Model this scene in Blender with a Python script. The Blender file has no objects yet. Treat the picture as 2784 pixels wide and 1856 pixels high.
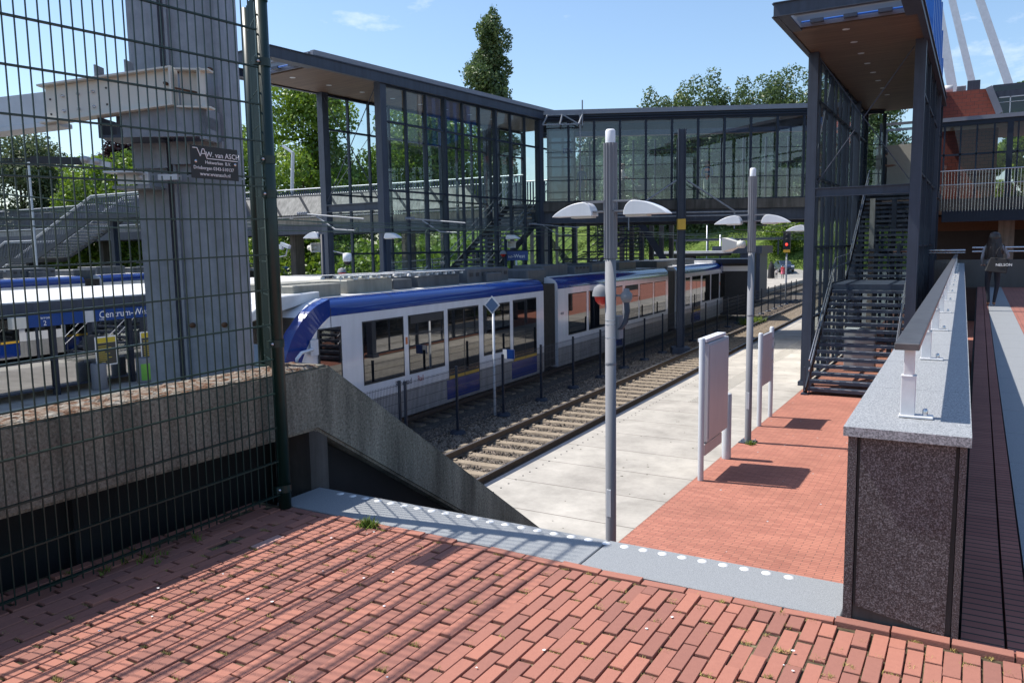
import bpy, bmesh, math, random
import numpy as np
from mathutils import Vector, Matrix
R = math.radians
random.seed(7); rng = np.random.default_rng(11)
S = bpy.context.scene; C = S.collection
# ------------------------------------------------------------------ camera
cam = bpy.data.cameras.new('camera'); cam.lens = 28; cam.sensor_width = 36; cam.clip_start = .05; cam.clip_end = 2000
co = bpy.data.objects.new('camera', cam); C.objects.link(co); S.camera = co
co.matrix_world = Matrix.Translation((0, 0, 4.03)) @ Matrix.Rotation(R(30.33), 4, 'Z') @ Matrix.Rotation(R(90-6.61), 4, 'X') @ Matrix.Rotation(-.0157, 4, 'Z')
# ------------------------------------------------------------------ sky, sun, exposure
SUN = Vector((-.61, -.105, 1)).normalized()
w = bpy.data.worlds.new('World'); S.world = w; w.use_nodes = True
nt = w.node_tree; bg = nt.nodes['Background']
sky = nt.nodes.new('ShaderNodeTexSky'); sky.sky_type = 'NISHITA'; sky.sun_disc = False
sky.sun_elevation = math.asin(SUN.z); sky.sun_rotation = math.atan2(SUN.x, SUN.y) % (2*math.pi)
sky.air_density = 1.15; sky.dust_density = .7; sky.ozone_density = 4.2; sky.altitude = 0
tc = nt.nodes.new('ShaderNodeTexCoord'); mp = nt.nodes.new('ShaderNodeMapping'); mp.inputs['Scale'].default_value = (1, 1, 2.6)
ns = nt.nodes.new('ShaderNodeTexNoise'); ns.inputs['Scale'].default_value = 3.1; ns.inputs['Detail'].default_value = 8; ns.inputs['Roughness'].default_value = .62
cr = nt.nodes.new('ShaderNodeValToRGB'); cr.color_ramp.elements[0].position = .6; cr.color_ramp.elements[1].position = .78
cr.color_ramp.elements[1].color = (.85, .85, .85, 1); cr.color_ramp.elements[0].color = (0, 0, 0, 1)
mx = nt.nodes.new('ShaderNodeMix'); mx.data_type = 'RGBA'; mx.inputs[7].default_value = (7.6, 7.8, 8.2, 1)
L = nt.links.new
L(tc.outputs['Generated'], mp.inputs['Vector']); L(mp.outputs[0], ns.inputs['Vector']); L(ns.outputs[0], cr.inputs[0])
L(cr.outputs[0], mx.inputs[0]); L(sky.outputs[0], mx.inputs[6]); L(mx.outputs[2], bg.inputs[0]); bg.inputs[1].default_value = .14
sl = bpy.data.lights.new('sun', 'SUN'); sl.energy = 5.0; sl.angle = R(.53); sl.color = (1, .95, .87)
so = bpy.data.objects.new('sun', sl); C.objects.link(so); so.rotation_euler = SUN.to_track_quat('Z', 'Y').to_euler(); so.location = (-30, 0, 40)
S.view_settings.view_transform = 'Standard'; S.view_settings.look = 'None'; S.view_settings.exposure = 0.4; S.view_settings.gamma = 1
# ------------------------------------------------------------------ material helpers
MATS = {}
def mat(name, col, rough=.6, metal=0., spec=.5, var=0., vs=4., bump=0., bs=40., island=0., obj=True, cols=None, coat=0.):
    m = bpy.data.materials.new(name); m.use_nodes = True; t = m.node_tree; p = t.nodes['Principled BSDF']
    p.inputs['Roughness'].default_value = rough; p.inputs['Metallic'].default_value = metal; p.inputs['Specular IOR Level'].default_value = spec
    p.inputs['Coat Weight'].default_value = coat
    p.inputs['Base Color'].default_value = (*col, 1); MATS[name] = m
    lk = t.links.new; c = t.nodes.new('ShaderNodeTexCoord'); src = None
    def hsv(fac_out, lo, hi, src):
        mr = t.nodes.new('ShaderNodeMapRange'); mr.inputs[3].default_value = lo; mr.inputs[4].default_value = hi; lk(fac_out, mr.inputs[0])
        h = t.nodes.new('ShaderNodeHueSaturation'); lk(mr.outputs[0], h.inputs['Value'])
        if src is None: h.inputs['Color'].default_value = (*col, 1)
        else: lk(src, h.inputs['Color'])
        return h.outputs[0]
    if cols:
        n = t.nodes.new('ShaderNodeTexNoise'); n.inputs['Scale'].default_value = vs; n.inputs['Detail'].default_value = 6; n.inputs['Roughness'].default_value = .65
        lk(c.outputs['Object'], n.inputs['Vector']); r = t.nodes.new('ShaderNodeValToRGB'); e = r.color_ramp.elements
        e[0].position = cols[0][0]; e[0].color = (*cols[0][1], 1); e[1].position = cols[-1][0]; e[1].color = (*cols[-1][1], 1)
        for q in cols[1:-1]:
            k = e.new(q[0]); k.color = (*q[1], 1)
        lk(n.outputs[0], r.inputs[0]); src = r.outputs[0]
    if var:
        n = t.nodes.new('ShaderNodeTexNoise'); n.inputs['Scale'].default_value = vs; n.inputs['Detail'].default_value = 7; n.inputs['Roughness'].default_value = .7
        lk(c.outputs['Object'], n.inputs['Vector']); a = t.nodes.new('ShaderNodeMapRange'); a.inputs[1].default_value = .3; a.inputs[2].default_value = .7
        lk(n.outputs[0], a.inputs[0]); src = hsv(a.outputs[0], 1-var, 1+var, src)
    if island:
        g = t.nodes.new('ShaderNodeNewGeometry'); src = hsv(g.outputs['Random Per Island'], 1-island, 1+island, src)
    if src is not None: lk(src, p.inputs['Base Color'])
    if bump:
        n = t.nodes.new('ShaderNodeTexNoise'); n.inputs['Scale'].default_value = bs; n.inputs['Detail'].default_value = 5
        lk(c.outputs['Object'], n.inputs['Vector']); b = t.nodes.new('ShaderNodeBump'); b.inputs['Strength'].default_value = bump; b.inputs['Distance'].default_value = .02
        lk(n.outputs[0], b.inputs['Height']); lk(b.outputs[0], p.inputs['Normal'])
    return m
def streak(name, amt, sx=7., sz=.5, lo=.35, hi=.65):
    t = MATS[name].node_tree; p = t.nodes['Principled BSDF']; i = p.inputs['Base Color']; lk = t.links.new
    c = t.nodes.new('ShaderNodeTexCoord'); m = t.nodes.new('ShaderNodeMapping'); m.inputs['Scale'].default_value = (sx, sx, sz); n = t.nodes.new('ShaderNodeTexNoise'); n.inputs['Scale'].default_value = 1.; n.inputs['Detail'].default_value = 6; n.inputs['Roughness'].default_value = .6
    a = t.nodes.new('ShaderNodeMapRange'); a.inputs[1].default_value = lo; a.inputs[2].default_value = hi; a.inputs[3].default_value = 1-amt; a.inputs[4].default_value = 1+amt*.35; h = t.nodes.new('ShaderNodeHueSaturation')
    lk(c.outputs['Object'], m.inputs[0]); lk(m.outputs[0], n.inputs[0]); lk(n.outputs[0], a.inputs[0]); lk(a.outputs[0], h.inputs['Value'])
    if i.links: lk(i.links[0].from_socket, h.inputs['Color'])
    else: h.inputs['Color'].default_value = i.default_value
    lk(h.outputs[0], i)
def glass(name, tint=(.8, .87, .86), ior=1.5, dirt=.0, boost=1.0):
    m = bpy.data.materials.new(name); m.use_nodes = True; t = m.node_tree; t.nodes.remove(t.nodes['Principled BSDF']); MATS[name] = m
    o = t.nodes['Material Output']; tr = t.nodes.new('ShaderNodeBsdfTransparent'); tr.inputs[0].default_value = (*tint, 1)
    gl = t.nodes.new('ShaderNodeBsdfGlossy'); gl.inputs['Roughness'].default_value = .01; gl.inputs[0].default_value = (.95, .97, 1, 1)
    fr = t.nodes.new('ShaderNodeFresnel'); fr.inputs[0].default_value = ior; ml = t.nodes.new('ShaderNodeMath'); ml.operation = 'MULTIPLY'; ml.use_clamp = True
    ml.inputs[1].default_value = boost; mi = t.nodes.new('ShaderNodeMixShader'); lk = t.links.new
    lk(fr.outputs[0], ml.inputs[0]); lk(ml.outputs[0], mi.inputs[0]); lk(tr.outputs[0], mi.inputs[1]); lk(gl.outputs[0], mi.inputs[2])
    if dirt:
        df = t.nodes.new('ShaderNodeBsdfDiffuse'); df.inputs[0].default_value = (.5, .54, .58, 1); m2 = t.nodes.new('ShaderNodeMixShader')
        c = t.nodes.new('ShaderNodeTexCoord'); n = t.nodes.new('ShaderNodeTexNoise'); n.inputs['Scale'].default_value = 1.3; n.inputs['Detail'].default_value = 6
        lk(c.outputs['Object'], n.inputs[0]); a = t.nodes.new('ShaderNodeMapRange'); a.inputs[1].default_value = .4; a.inputs[2].default_value = .75
        a.inputs[4].default_value = dirt; lk(n.outputs[0], a.inputs[0]); lk(a.outputs[0], m2.inputs[0]); lk(mi.outputs[0], m2.inputs[1]); lk(df.outputs[0], m2.inputs[2]); lk(m2.outputs[0], o.inputs[0])
    else: lk(mi.outputs[0], o.inputs[0])
    return m
def brickmat(name, bw, bh, c1, c2, mort, msz=.004, rough=.85, rot=0., bias=0., bumpd=.004, off=.5):
    m = mat(name, c1, rough); t = m.node_tree; p = t.nodes['Principled BSDF']; lk = t.links.new
    c = t.nodes.new('ShaderNodeTexCoord'); k = t.nodes.new('ShaderNodeMapping'); k.inputs['Rotation'].default_value = (0, 0, rot); lk(c.outputs['Object'], k.inputs[0])
    b = t.nodes.new('ShaderNodeTexBrick'); b.offset = off; b.inputs['Color1'].default_value = (*c1, 1); b.inputs['Color2'].default_value = (*c2, 1); b.inputs['Mortar'].default_value = (*mort, 1)
    b.inputs['Scale'].default_value = 1; b.inputs['Mortar Size'].default_value = msz; b.inputs['Brick Width'].default_value = bw; b.inputs['Row Height'].default_value = bh; b.inputs['Bias'].default_value = bias
    lk(k.outputs[0], b.inputs['Vector'])
    n = t.nodes.new('ShaderNodeTexNoise'); n.inputs['Scale'].default_value = .7; n.inputs['Detail'].default_value = 8; n.inputs['Roughness'].default_value = .7; lk(c.outputs['Object'], n.inputs[0])
    a = t.nodes.new('ShaderNodeMapRange'); a.inputs[1].default_value = .3; a.inputs[2].default_value = .7; a.inputs[3].default_value = .82; a.inputs[4].default_value = 1.15; lk(n.outputs[0], a.inputs[0])
    h = t.nodes.new('ShaderNodeHueSaturation'); lk(b.outputs[0], h.inputs['Color']); lk(a.outputs[0], h.inputs['Value']); lk(h.outputs[0], p.inputs['Base Color'])
    bp = t.nodes.new('ShaderNodeBump'); bp.invert = True; bp.inputs['Strength'].default_value = .6; bp.inputs['Distance'].default_value = bumpd; lk(b.outputs['Fac'], bp.inputs['Height']); lk(bp.outputs[0], p.inputs['Normal'])
    return m
mat('steel', (.045, .057, .086), .5, .0, .35, var=.12, vs=2.5)
mat('steel_dk', (.014, .022, .04), .5, 0, .35, var=.12, vs=2.5)
mat('fascia', (.2, .21, .25), .45, .2, .5, var=.1, vs=1.2)
mat('galv', (.225, .245, .285), .5, .1, .5, var=.2, vs=9., bump=.08, bs=30)
mat('galv_lt', (.5, .52, .56), .4, .3, .5, var=.1, vs=6)
mat('cream', (.62, .6, .54), .5, 0, .4, var=.06, vs=6)
mat('lamp_grey', (.2, .205, .225), .7, .0, .5, var=.04, vs=3)
mat('white', (.74, .75, .78), .35, 0, .5, var=.03, vs=3)
mat('sign_grey', (.52, .54, .57), .4, 0, .5, var=.03, vs=3)
mat('rail_steel', (.42, .4, .4), .3, .85, .5, var=.15, vs=12)
mat('stainless', (.6, .6, .62), .24, .9, .5, var=.08, vs=9)
mat('railtop', (.13, .13, .135), .36, .55, .5, var=.25, vs=14)
mat('post_white', (.68, .68, .7), .35, .2, .5, var=.08, vs=12, bump=.06, bs=60)
mat('green', (.004, .022, .018), .38, 0, .5, var=.15, vs=20)
mat('black', (.012, .012, .014), .5)
mat('pit_shade', (.012, .012, .013), .9, var=.3, vs=3)  # near-black concrete, the pit's deep shade put into the base colour
mat('dark', (.025, .027, .032), .6, var=.2, vs=4)
mat('rust', (.11, .055, .03), .8, var=.3, vs=12)
mat('brownrail', (.11, .078, .055), .75, var=.25, vs=9)
mat('t_white', (.66, .67, .72), .16, 0, .5, var=.03, vs=1.2, coat=.6)
mat('t_blue', (.004, .03, .2), .16, 0, .5, var=.05, vs=1.2, coat=.6)
mat('t_grey', (.3, .3, .31), .3, 0, .5, var=.12, vs=2)
mat('t_glass', (.006, .007, .008), .015, 0, 1.0); MATS['t_glass'].node_tree.nodes['Principled BSDF'].inputs['IOR'].default_value = 1.75
mat('t_roof', (.62, .62, .62), .5, var=.1, vs=2)
mat('t_beige', (.27, .26, .22), .55, var=.12, vs=3)
mat('t_box', (.085, .095, .11), .5, var=.15, vs=3)
mat('t_rubber', (.035, .033, .032), .7, var=.3, vs=8)
mat('yellow', (.6, .36, .04), .5, var=.1, vs=5)
mat('red', (.5, .02, .015), .35)
mat('orange', (.5, .12, .02), .35)
mat('blue_sign', (.008, .05, .22), .3)
mat('letter_white', (.8, .8, .8), .5)
mat('letter_dark', (.02, .015, .03), .5)
mat('letter_red', (.3, .02, .015), .5)
mat('big_blue', (.01, .11, .45), .35, var=.06, vs=2)
mat('wood', (.17, .085, .045), .6, cols=[(.3, (.055, .034, .023)), (.55, (.12, .074, .048)), (.75, (.18, .115, .075))], vs=6)
k = MATS['wood'].node_tree
for n in list(k.nodes):
    if n.type == 'TEX_NOISE':
        mpn = k.nodes.new('ShaderNodeMapping'); mpn.inputs['Scale'].default_value = (.12, 2.4, 1)
        for l in list(k.links):
            if l.to_node == n: k.links.new(l.from_socket, mpn.inputs[0]); k.links.remove(l)
        k.links.new(mpn.outputs[0], n.inputs[0]); break
mat('granite', (.26, .28, .31), .6, 0, .5, cols=[(.36, (.12, .128, .135)), (.5, (.26, .27, .285)), (.62, (.44, .45, .465))], vs=170)
mat('granite_dk', (.09, .09, .1), .3, 0, .5, cols=[(.36, (.01, .011, .014)), (.5, (.055, .057, .064)), (.66, (.25, .256, .27))], vs=210)
mat('granite_fine', (.3, .33, .36), .6, 0, .4, cols=[(.36, (.19, .2, .21)), (.5, (.25, .262, .275)), (.62, (.31, .322, .335))], vs=240, var=.08)
mat('concrete_old', (.14, .125, .105), .9, 0, .2, cols=[(.28, (.1, .092, .072)), (.42, (.2, .187, .152)), (.62, (.26, .245, .2)), (.76, (.36, .35, .3))], vs=60, bump=.35, bs=80, var=.22)
mat('moss', (.2, .12, .07), .95, 0, .1, cols=[(.3, (.07, .06, .045)), (.42, (.15, .075, .045)), (.5, (.23, .18, .14)), (.66, (.34, .32, .285))], vs=16, bump=1.0, bs=70)
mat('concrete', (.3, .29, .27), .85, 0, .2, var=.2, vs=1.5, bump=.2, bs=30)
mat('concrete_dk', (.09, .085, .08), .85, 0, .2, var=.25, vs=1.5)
mat('redbrick', (.25, .06, .035), .8, 0, .2, var=.1, vs=1)
mat('asphalt', (.06, .06, .06), .9, 0, .2, var=.2, vs=3)
mat('soil', (.09, .085, .065), .95, 0, .1, var=.3, vs=.8)
mat('grass', (.07, .15, .02), .9, 0, .2, cols=[(.32, (.04, .07, .012)), (.5, (.085, .135, .025)), (.7, (.17, .22, .05))], vs=1.7)
mat('ballast', (.1, .088, .078), .95, 0, .2, cols=[(.3, (.03, .026, .024)), (.5, (.1, .088, .075)), (.7, (.2, .175, .15))], vs=14, bump=1, bs=22)
mat('stone', (.19, .155, .125), .9, 0, .2, island=.55)
mat('sleeper', (.27, .22, .165), .85, 0, .2, var=.25, vs=6, island=.12)
mat('nearbrick', (.36, .15, .11), .85, 0, .25, island=.16, cols=[(.28, (.3, .12, .09)), (.5, (.38, .15, .105)), (.68, (.42, .175, .125))], vs=45, bump=.12, bs=160)
nb = MATS['nearbrick'].node_tree; pb_ = nb.nodes['Principled BSDF']; old = pb_.inputs['Base Color'].links[0].from_socket
gi = nb.nodes.new('ShaderNodeNewGeometry'); ri = nb.nodes.new('ShaderNodeValToRGB'); ri.color_ramp.interpolation = 'LINEAR'; el = ri.color_ramp.elements
for i_, (p_, c_) in enumerate(((0, (.24, .115, .095)), (.1, (.31, .135, .1)), (.3, (.39, .155, .1)), (.6, (.43, .165, .1)), (.85, (.46, .175, .108)), (.95, (.48, .13, .06)), (1, (.38, .165, .12)))):
    q_ = el[0] if i_ == 0 else (el[1] if i_ == 6 else el.new(p_)); q_.position = p_; q_.color = (*c_, 1)
mxb = nb.nodes.new('ShaderNodeMix'); mxb.data_type = 'RGBA'; mxb.inputs[0].default_value = .72
nb.links.new(gi.outputs['Random Per Island'], ri.inputs[0]); nb.links.new(old, mxb.inputs[6]); nb.links.new(ri.outputs[0], mxb.inputs[7]); nb.links.new(mxb.outputs[2], pb_.inputs['Base Color'])
mat('joint', (.14, .11, .07), .95, 0, .1, cols=[(.35, (.03, .026, .02)), (.55, (.1, .08, .05)), (.7, (.26, .22, .13))], vs=18)
mat('drygrass', (.35, .28, .1), .9, 0, .1, island=.4)
mat('weed', (.12, .17, .03), .9, 0, .1, island=.4)
mat('skin', (.45, .25, .17), .6); mat('hair_black', (.028, .02, .018), .42, var=.3, vs=40); mat('hair_brown', (.1, .045, .025), .6)
mat('cloth_black', (.014, .014, .016), .8); mat('cloth_grey', (.2, .205, .23), .85, var=.1, vs=8); mat('cloth_white', (.6, .56, .54), .85); mat('denim', (.05, .1, .2), .85)
mat('denim_dark', (.018, .02, .03), .85); mat('cloth_mint', (.4, .5, .4), .85); mat('cloth_pink', (.6, .14, .2), .85); mat('coral', (.65, .2, .14), .85)
mat('tram_interior', (.1, .1, .1), .7)
mat('poster', (.045, .045, .04), .4); mat('poster_y', (.55, .42, .03), .5)
mat('green_sign', (.15, .42, .05), .5); mat('carpaint', (.07, .1, .17), .22, .5, .5, coat=.5)
brickmat('paving_low', .21, .06, (.44, .175, .12), (.34, .125, .088), (.17, .085, .065), .0045, bias=-.1)
brickmat('paving_up', .21, .06, (.36, .135, .1), (.29, .1, .075), (.06, .045, .035), .005, rot=0)
brickmat('paving_strip', .6, .06, (.36, .135, .1), (.29, .1, .075), (.06, .045, .035), .006, off=0)
brickmat('redpanel', .32, .158, (.27, .06, .035), (.24, .052, .03), (.03, .02, .02), .006, .6)
glass('glass', (.8, .88, .87), 1.5, .07, 1.2); glass('glass_dim', (.88, .94, .97), 1.5, .035, 2.0); glass('glass_hall', (.6, .62, .65), 1.45, 0, .8); glass('glass_shelter', (.35, .38, .4), 2.2, 0, 2.8); glass('glass_dark', (.2, .24, .27), 1.5, 0, 1.4)
streak('concrete_old', .5, 5, .7); streak('galv', .18, 9, .4); streak('concrete', .3); streak('concrete_dk', .35); streak('t_white', .07, 5, .6); streak('t_grey', .25, 5, .8); streak('steel', .22, 8, .5); streak('granite_dk', .18, 4, .6); streak('t_box', .3, 4, .6); streak('t_beige', .25, 4, .6); streak('white', .07, 8, .5); streak('sign_grey', .06, 6, .5); streak('t_roof', .2, 1.5, 1.5)
mat('wire', (.04, .07, .06), .5, .3)
def leafmat(name, a, b, c, vs=.6):
    m = bpy.data.materials.new(name); m.use_nodes = True; t = m.node_tree; t.nodes.remove(t.nodes['Principled BSDF']); MATS[name] = m; lk = t.links.new
    tcn = t.nodes.new('ShaderNodeTexCoord'); n = t.nodes.new('ShaderNodeTexNoise'); n.inputs['Scale'].default_value = vs; n.inputs['Detail'].default_value = 3; lk(tcn.outputs['Object'], n.inputs[0])
    g = t.nodes.new('ShaderNodeNewGeometry'); ad = t.nodes.new('ShaderNodeMath'); ad.operation = 'MULTIPLY_ADD'; ad.inputs[1].default_value = .35; lk(g.outputs['Random Per Island'], ad.inputs[0])
    mr = t.nodes.new('ShaderNodeMapRange'); mr.inputs[1].default_value = .32; mr.inputs[2].default_value = .68; mr.inputs[4].default_value = .65; lk(n.outputs[0], mr.inputs[0]); lk(mr.outputs[0], ad.inputs[2])
    r = t.nodes.new('ShaderNodeValToRGB'); e = r.color_ramp.elements; e[0].color = (*a, 1); e[1].color = (*c, 1); q = e.new(.5); q.color = (*b, 1); lk(ad.outputs[0], r.inputs[0])
    d = t.nodes.new('ShaderNodeBsdfDiffuse'); tl = t.nodes.new('ShaderNodeBsdfTranslucent'); gs = t.nodes.new('ShaderNodeBsdfGlossy'); gs.inputs['Roughness'].default_value = .45
    for x in (d, tl): lk(r.outputs[0], x.inputs[0])
    m1 = t.nodes.new('ShaderNodeMixShader'); m1.inputs[0].default_value = .38; lk(d.outputs[0], m1.inputs[1]); lk(tl.outputs[0], m1.inputs[2])
    m2 = t.nodes.new('ShaderNodeMixShader'); m2.inputs[0].default_value = .05; lk(m1.outputs[0], m2.inputs[1]); lk(gs.outputs[0], m2.inputs[2]); lk(m2.outputs[0], t.nodes['Material Output'].inputs[0])
leafmat('leaf_maple', (.03, .075, .008), (.15, .25, .02), (.33, .45, .04)); leafmat('leaf_poplar', (.04, .075, .022), (.085, .14, .042), (.18, .25, .085))
leafmat('leaf_grey', (.06, .085, .035), (.11, .15, .06), (.19, .23, .11)); leafmat('leaf_dark', (.012, .03, .006), (.03, .06, .01), (.06, .11, .015)); leafmat('leaf_purple', (.02, .008, .012), (.045, .018, .025), (.07, .03, .035))
mat('bark', (.09, .07, .05), .9, 0, .1, var=.3, vs=5)
# ------------------------------------------------------------------ mesh builder
class MB:
    def __init__(s): s.v = []; s.f = []; s.m = []; s.sm = []
    def add(s, vs, fs, mi=0, smooth=False):
        o = len(s.v); s.v += [tuple(q) for q in vs]; s.f += [tuple(i+o for i in f) for f in fs]; s.m += [mi]*len(fs); s.sm += [smooth]*len(fs); return s
    def box(s, x0, x1, y0, y1, z0, z1, mi=0):
        return s.add([(x0,y0,z0),(x1,y0,z0),(x1,y1,z0),(x0,y1,z0),(x0,y0,z1),(x1,y0,z1),(x1,y1,z1),(x0,y1,z1)], [(3,2,1,0),(4,5,6,7),(0,1,5,4),(1,2,6,5),(2,3,7,6),(3,0,4,7)], mi)
    def bar(s, p, q, w, h=None, up=(0,0,1), mi=0):
        h = w if h is None else h; p = Vector(p); q = Vector(q); d = (q-p).normalized(); u = Vector(up)
        if abs(d.dot(u)) > .98: u = Vector((0,1,0))
        a = d.cross(u).normalized()*w/2; b = a.cross(d).normalized()*h/2
        return s.add([p-a-b,p+a-b,p+a+b,p-a+b,q-a-b,q+a-b,q+a+b,q-a+b], [(0,1,2,3),(7,6,5,4),(0,4,5,1),(1,5,6,2),(2,6,7,3),(3,7,4,0)], mi)
    def tube(s, pts, r, n=8, mi=0, cap=True):
        pts = [Vector(p) for p in pts]; rs = r if isinstance(r, (list, tuple)) else [r]*len(pts); vs = []; fs = []
        for i, p in enumerate(pts):
            d = (pts[min(i+1,len(pts)-1)]-pts[max(i-1,0)]).normalized(); u = Vector((0,0,1)) if abs(d.z) < .95 else Vector((0,1,0))
            a = d.cross(u).normalized(); b = a.cross(d).normalized()
            for k in range(n):
                t = 2*math.pi*k/n; vs.append(p+a*math.cos(t)*rs[i]+b*math.sin(t)*rs[i])
        for i in range(len(pts)-1):
            for k in range(n): k2 = (k+1) % n; fs.append((i*n+k, i*n+k2, (i+1)*n+k2, (i+1)*n+k))
        s.add(vs, fs, mi, True)
        if cap: s.add(vs[:n], [tuple(range(n))], mi); s.add(vs[-n:], [tuple(range(n))[::-1]], mi)
        return s
    def lathe(s, prof, c=(0,0,0), n=20, mi=0, axis='z'):
        vs = []; fs = []
        for r_, z in prof:
            for k in range(n):
                t = 2*math.pi*k/n; x, y = r_*math.cos(t), r_*math.sin(t)
                v = (x, y, z) if axis == 'z' else ((x, z, y) if axis == 'y' else (z, x, y)); vs.append((v[0]+c[0], v[1]+c[1], v[2]+c[2]))
        for i in range(len(prof)-1):
            for k in range(n): k2 = (k+1) % n; fs.append((i*n+k, i*n+k2, (i+1)*n+k2, (i+1)*n+k))
        return s.add(vs, fs, mi, True)
    def prism(s, poly, a0, a1, plane='xy', mi=0):
        f = {'xy': lambda u, v, t: (u, v, t), 'yz': lambda u, v, t: (t, u, v), 'xz': lambda u, v, t: (u, t, v)}[plane]; n = len(poly)
        vs = [f(u, v, a0) for u, v in poly]+[f(u, v, a1) for u, v in poly]
        return s.add(vs, [tuple(range(n))[::-1], tuple(range(n, 2*n))]+[(i, (i+1) % n, n+(i+1) % n, n+i) for i in range(n)], mi)
    def quad(s, a, b, c, d, mi=0): return s.add([a, b, c, d], [(0, 1, 2, 3)], mi)
    def build(s, name, mats, parent=None, fix=True, bevel=0.):
        me = bpy.data.meshes.new(name); me.from_pydata(s.v, [], s.f)
        mats = mats if isinstance(mats, (list, tuple)) else [mats]
        for q in mats: me.materials.append(MATS[q])
        me.polygons.foreach_set('material_index', s.m); me.polygons.foreach_set('use_smooth', s.sm)
        if fix:
            b = bmesh.new(); b.from_mesh(me); bmesh.ops.recalc_face_normals(b, faces=b.faces)
            if bevel: bmesh.ops.bevel(b, geom=b.edges, offset=bevel, segments=1, affect='EDGES')
            b.to_mesh(me); b.free()
        me.update(); o = bpy.data.objects.new(name, me); C.objects.link(o)
        if parent is not None: o.parent = parent
        return o
def npmesh(name, V, F, mats, parent=None, mi=None):
    me = bpy.data.meshes.new(name); V = np.asarray(V, 'f'); F = np.asarray(F, 'i'); n = F.shape[1]
    me.vertices.add(len(V)); me.vertices.foreach_set('co', V.ravel()); me.loops.add(F.size); me.loops.foreach_set('vertex_index', F.ravel())
    me.polygons.add(len(F)); me.polygons.foreach_set('loop_start', np.arange(0, F.size, n, dtype='i')); me.polygons.foreach_set('loop_total', np.full(len(F), n, 'i'))
    for q in (mats if isinstance(mats, (list, tuple)) else [mats]): me.materials.append(MATS[q])
    if mi is not None: me.polygons.foreach_set('material_index', np.asarray(mi, 'i'))
    me.polygons.foreach_set('use_smooth', np.zeros(len(F), 'i')); me.update(calc_edges=True); o = bpy.data.objects.new(name, me); C.objects.link(o)
    if parent is not None: o.parent = parent
    return o
def thing(name, label, cat, loc=(0,0,0), rz=0., group=None):
    o = bpy.data.objects.new(name, None); C.objects.link(o); o.location = loc; o.rotation_euler = (0, 0, rz); o['label'] = label; o['category'] = cat; o.empty_display_size = .3
    if group: o['group'] = group
    return o
def tag(o, label, cat, group=None, kind=None):
    o['label'] = label; o['category'] = cat
    if group: o['group'] = group
    if kind: o['kind'] = kind
    return o
def struct(o): o['kind'] = 'structure'; return o
def copytree(o, parent=None):
    c = o.copy(); C.objects.link(c)
    if parent is not None: c.parent = parent
    for ch in list(o.children): copytree(ch, c)
    return c
def text(name, s, size, m, parent, loc, rot, ext=.001, align='LEFT', sx=1.):
    cu = bpy.data.curves.new(name, 'FONT'); cu.body = s; cu.size = size; cu.extrude = ext; cu.align_x = align; cu.resolution_u = 2
    t = bpy.data.objects.new(name, cu); C.objects.link(t); bpy.context.view_layer.update()
    me = bpy.data.meshes.new_from_object(t.evaluated_get(bpy.context.evaluated_depsgraph_get())); bpy.data.objects.remove(t); me.materials.clear(); me.materials.append(MATS[m])
    o = bpy.data.objects.new(name, me); C.objects.link(o); o.location = loc; o.rotation_euler = rot; o.scale = (sx, 1, 1)
    if parent is not None: o.parent = parent
    return o
TX = lambda Y, off=0.: -13.0-.033*(Y-13.5)+off          # centre line of the tram track
NX = lambda Y, off=0.: -8.64-.033*(Y-16)+off            # centre line of the near track
# ------------------------------------------------------------------ SETTING
g = MB(); g.quad((-400,-120,-.36),(400,-120,-.36),(400,700,-.36),(-400,700,-.36)); struct(g.build('ground', 'soil'))
EX = lambda Y: -7.26-.033*(Y-12.45)                      # edge of the near platform
def strip(xa, xb, y0, y1, z0, z1, n=24):
    m = MB()
    for i in range(n):
        a = y0+(y1-y0)*i/n; b = y0+(y1-y0)*(i+1)/n
        P = [(xa(a),a),(xb(a),a),(xb(b),b),(xa(b),b)]
        m.add([(p[0],p[1],z1) for p in P]+[(p[0],p[1],z0) for p in P], [(0,1,2,3),(4,5,1,0),(6,7,3,2),(7,4,0,3),(5,6,2,1)])
    return m
# near platform: pale concrete slabs with a darker kerb on the track edge, brick paving behind
struct(strip(lambda y: EX(y)+.12, lambda y: -4.12, 4.2, 92, -.34, 0.).build('platform', 'pave' if 0 else 'concrete'))
m = MATS['pave'] = mat('pave', (.5, .47, .42), .8, 0, .3, var=.1, vs=.9)
t = m.node_tree; p = t.nodes['Principled BSDF']; c = t.nodes.new('ShaderNodeTexCoord'); b = t.nodes.new('ShaderNodeTexBrick'); b.offset = 0
for k_, v_ in (('Color1', (.45, .42, .375, 1)), ('Color2', (.405, .375, .335, 1)), ('Mortar', (.17, .15, .13, 1)), ('Scale', 1.), ('Mortar Size', .012), ('Brick Width', 40.), ('Row Height', 1.36)): b.inputs[k_].default_value = v_
n1 = t.nodes.new('ShaderNodeTexNoise'); n1.inputs['Scale'].default_value = .8; n1.inputs['Detail'].default_value = 9; n1.inputs['Roughness'].default_value = .75
mr = t.nodes.new('ShaderNodeMapRange'); mr.inputs[1].default_value = .35; mr.inputs[2].default_value = .7; mr.inputs[3].default_value = .68; mr.inputs[4].default_value = 1.15
h = t.nodes.new('ShaderNodeHueSaturation'); mpp = t.nodes.new('ShaderNodeMapping'); mpp.inputs['Location'].default_value = (0, .42, 0)
t.links.new(c.outputs['Object'], mpp.inputs[0]); t.links.new(mpp.outputs[0], b.inputs[0]); t.links.new(c.outputs['Object'], n1.inputs[0]); t.links.new(n1.outputs[0], mr.inputs[0]); t.links.new(mr.outputs[0], h.inputs['Value']); t.links.new(b.outputs[0], h.inputs['Color']); t.links.new(h.outputs[0], p.inputs['Base Color'])
bpy.data.objects['platform'].data.materials[0] = m
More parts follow.
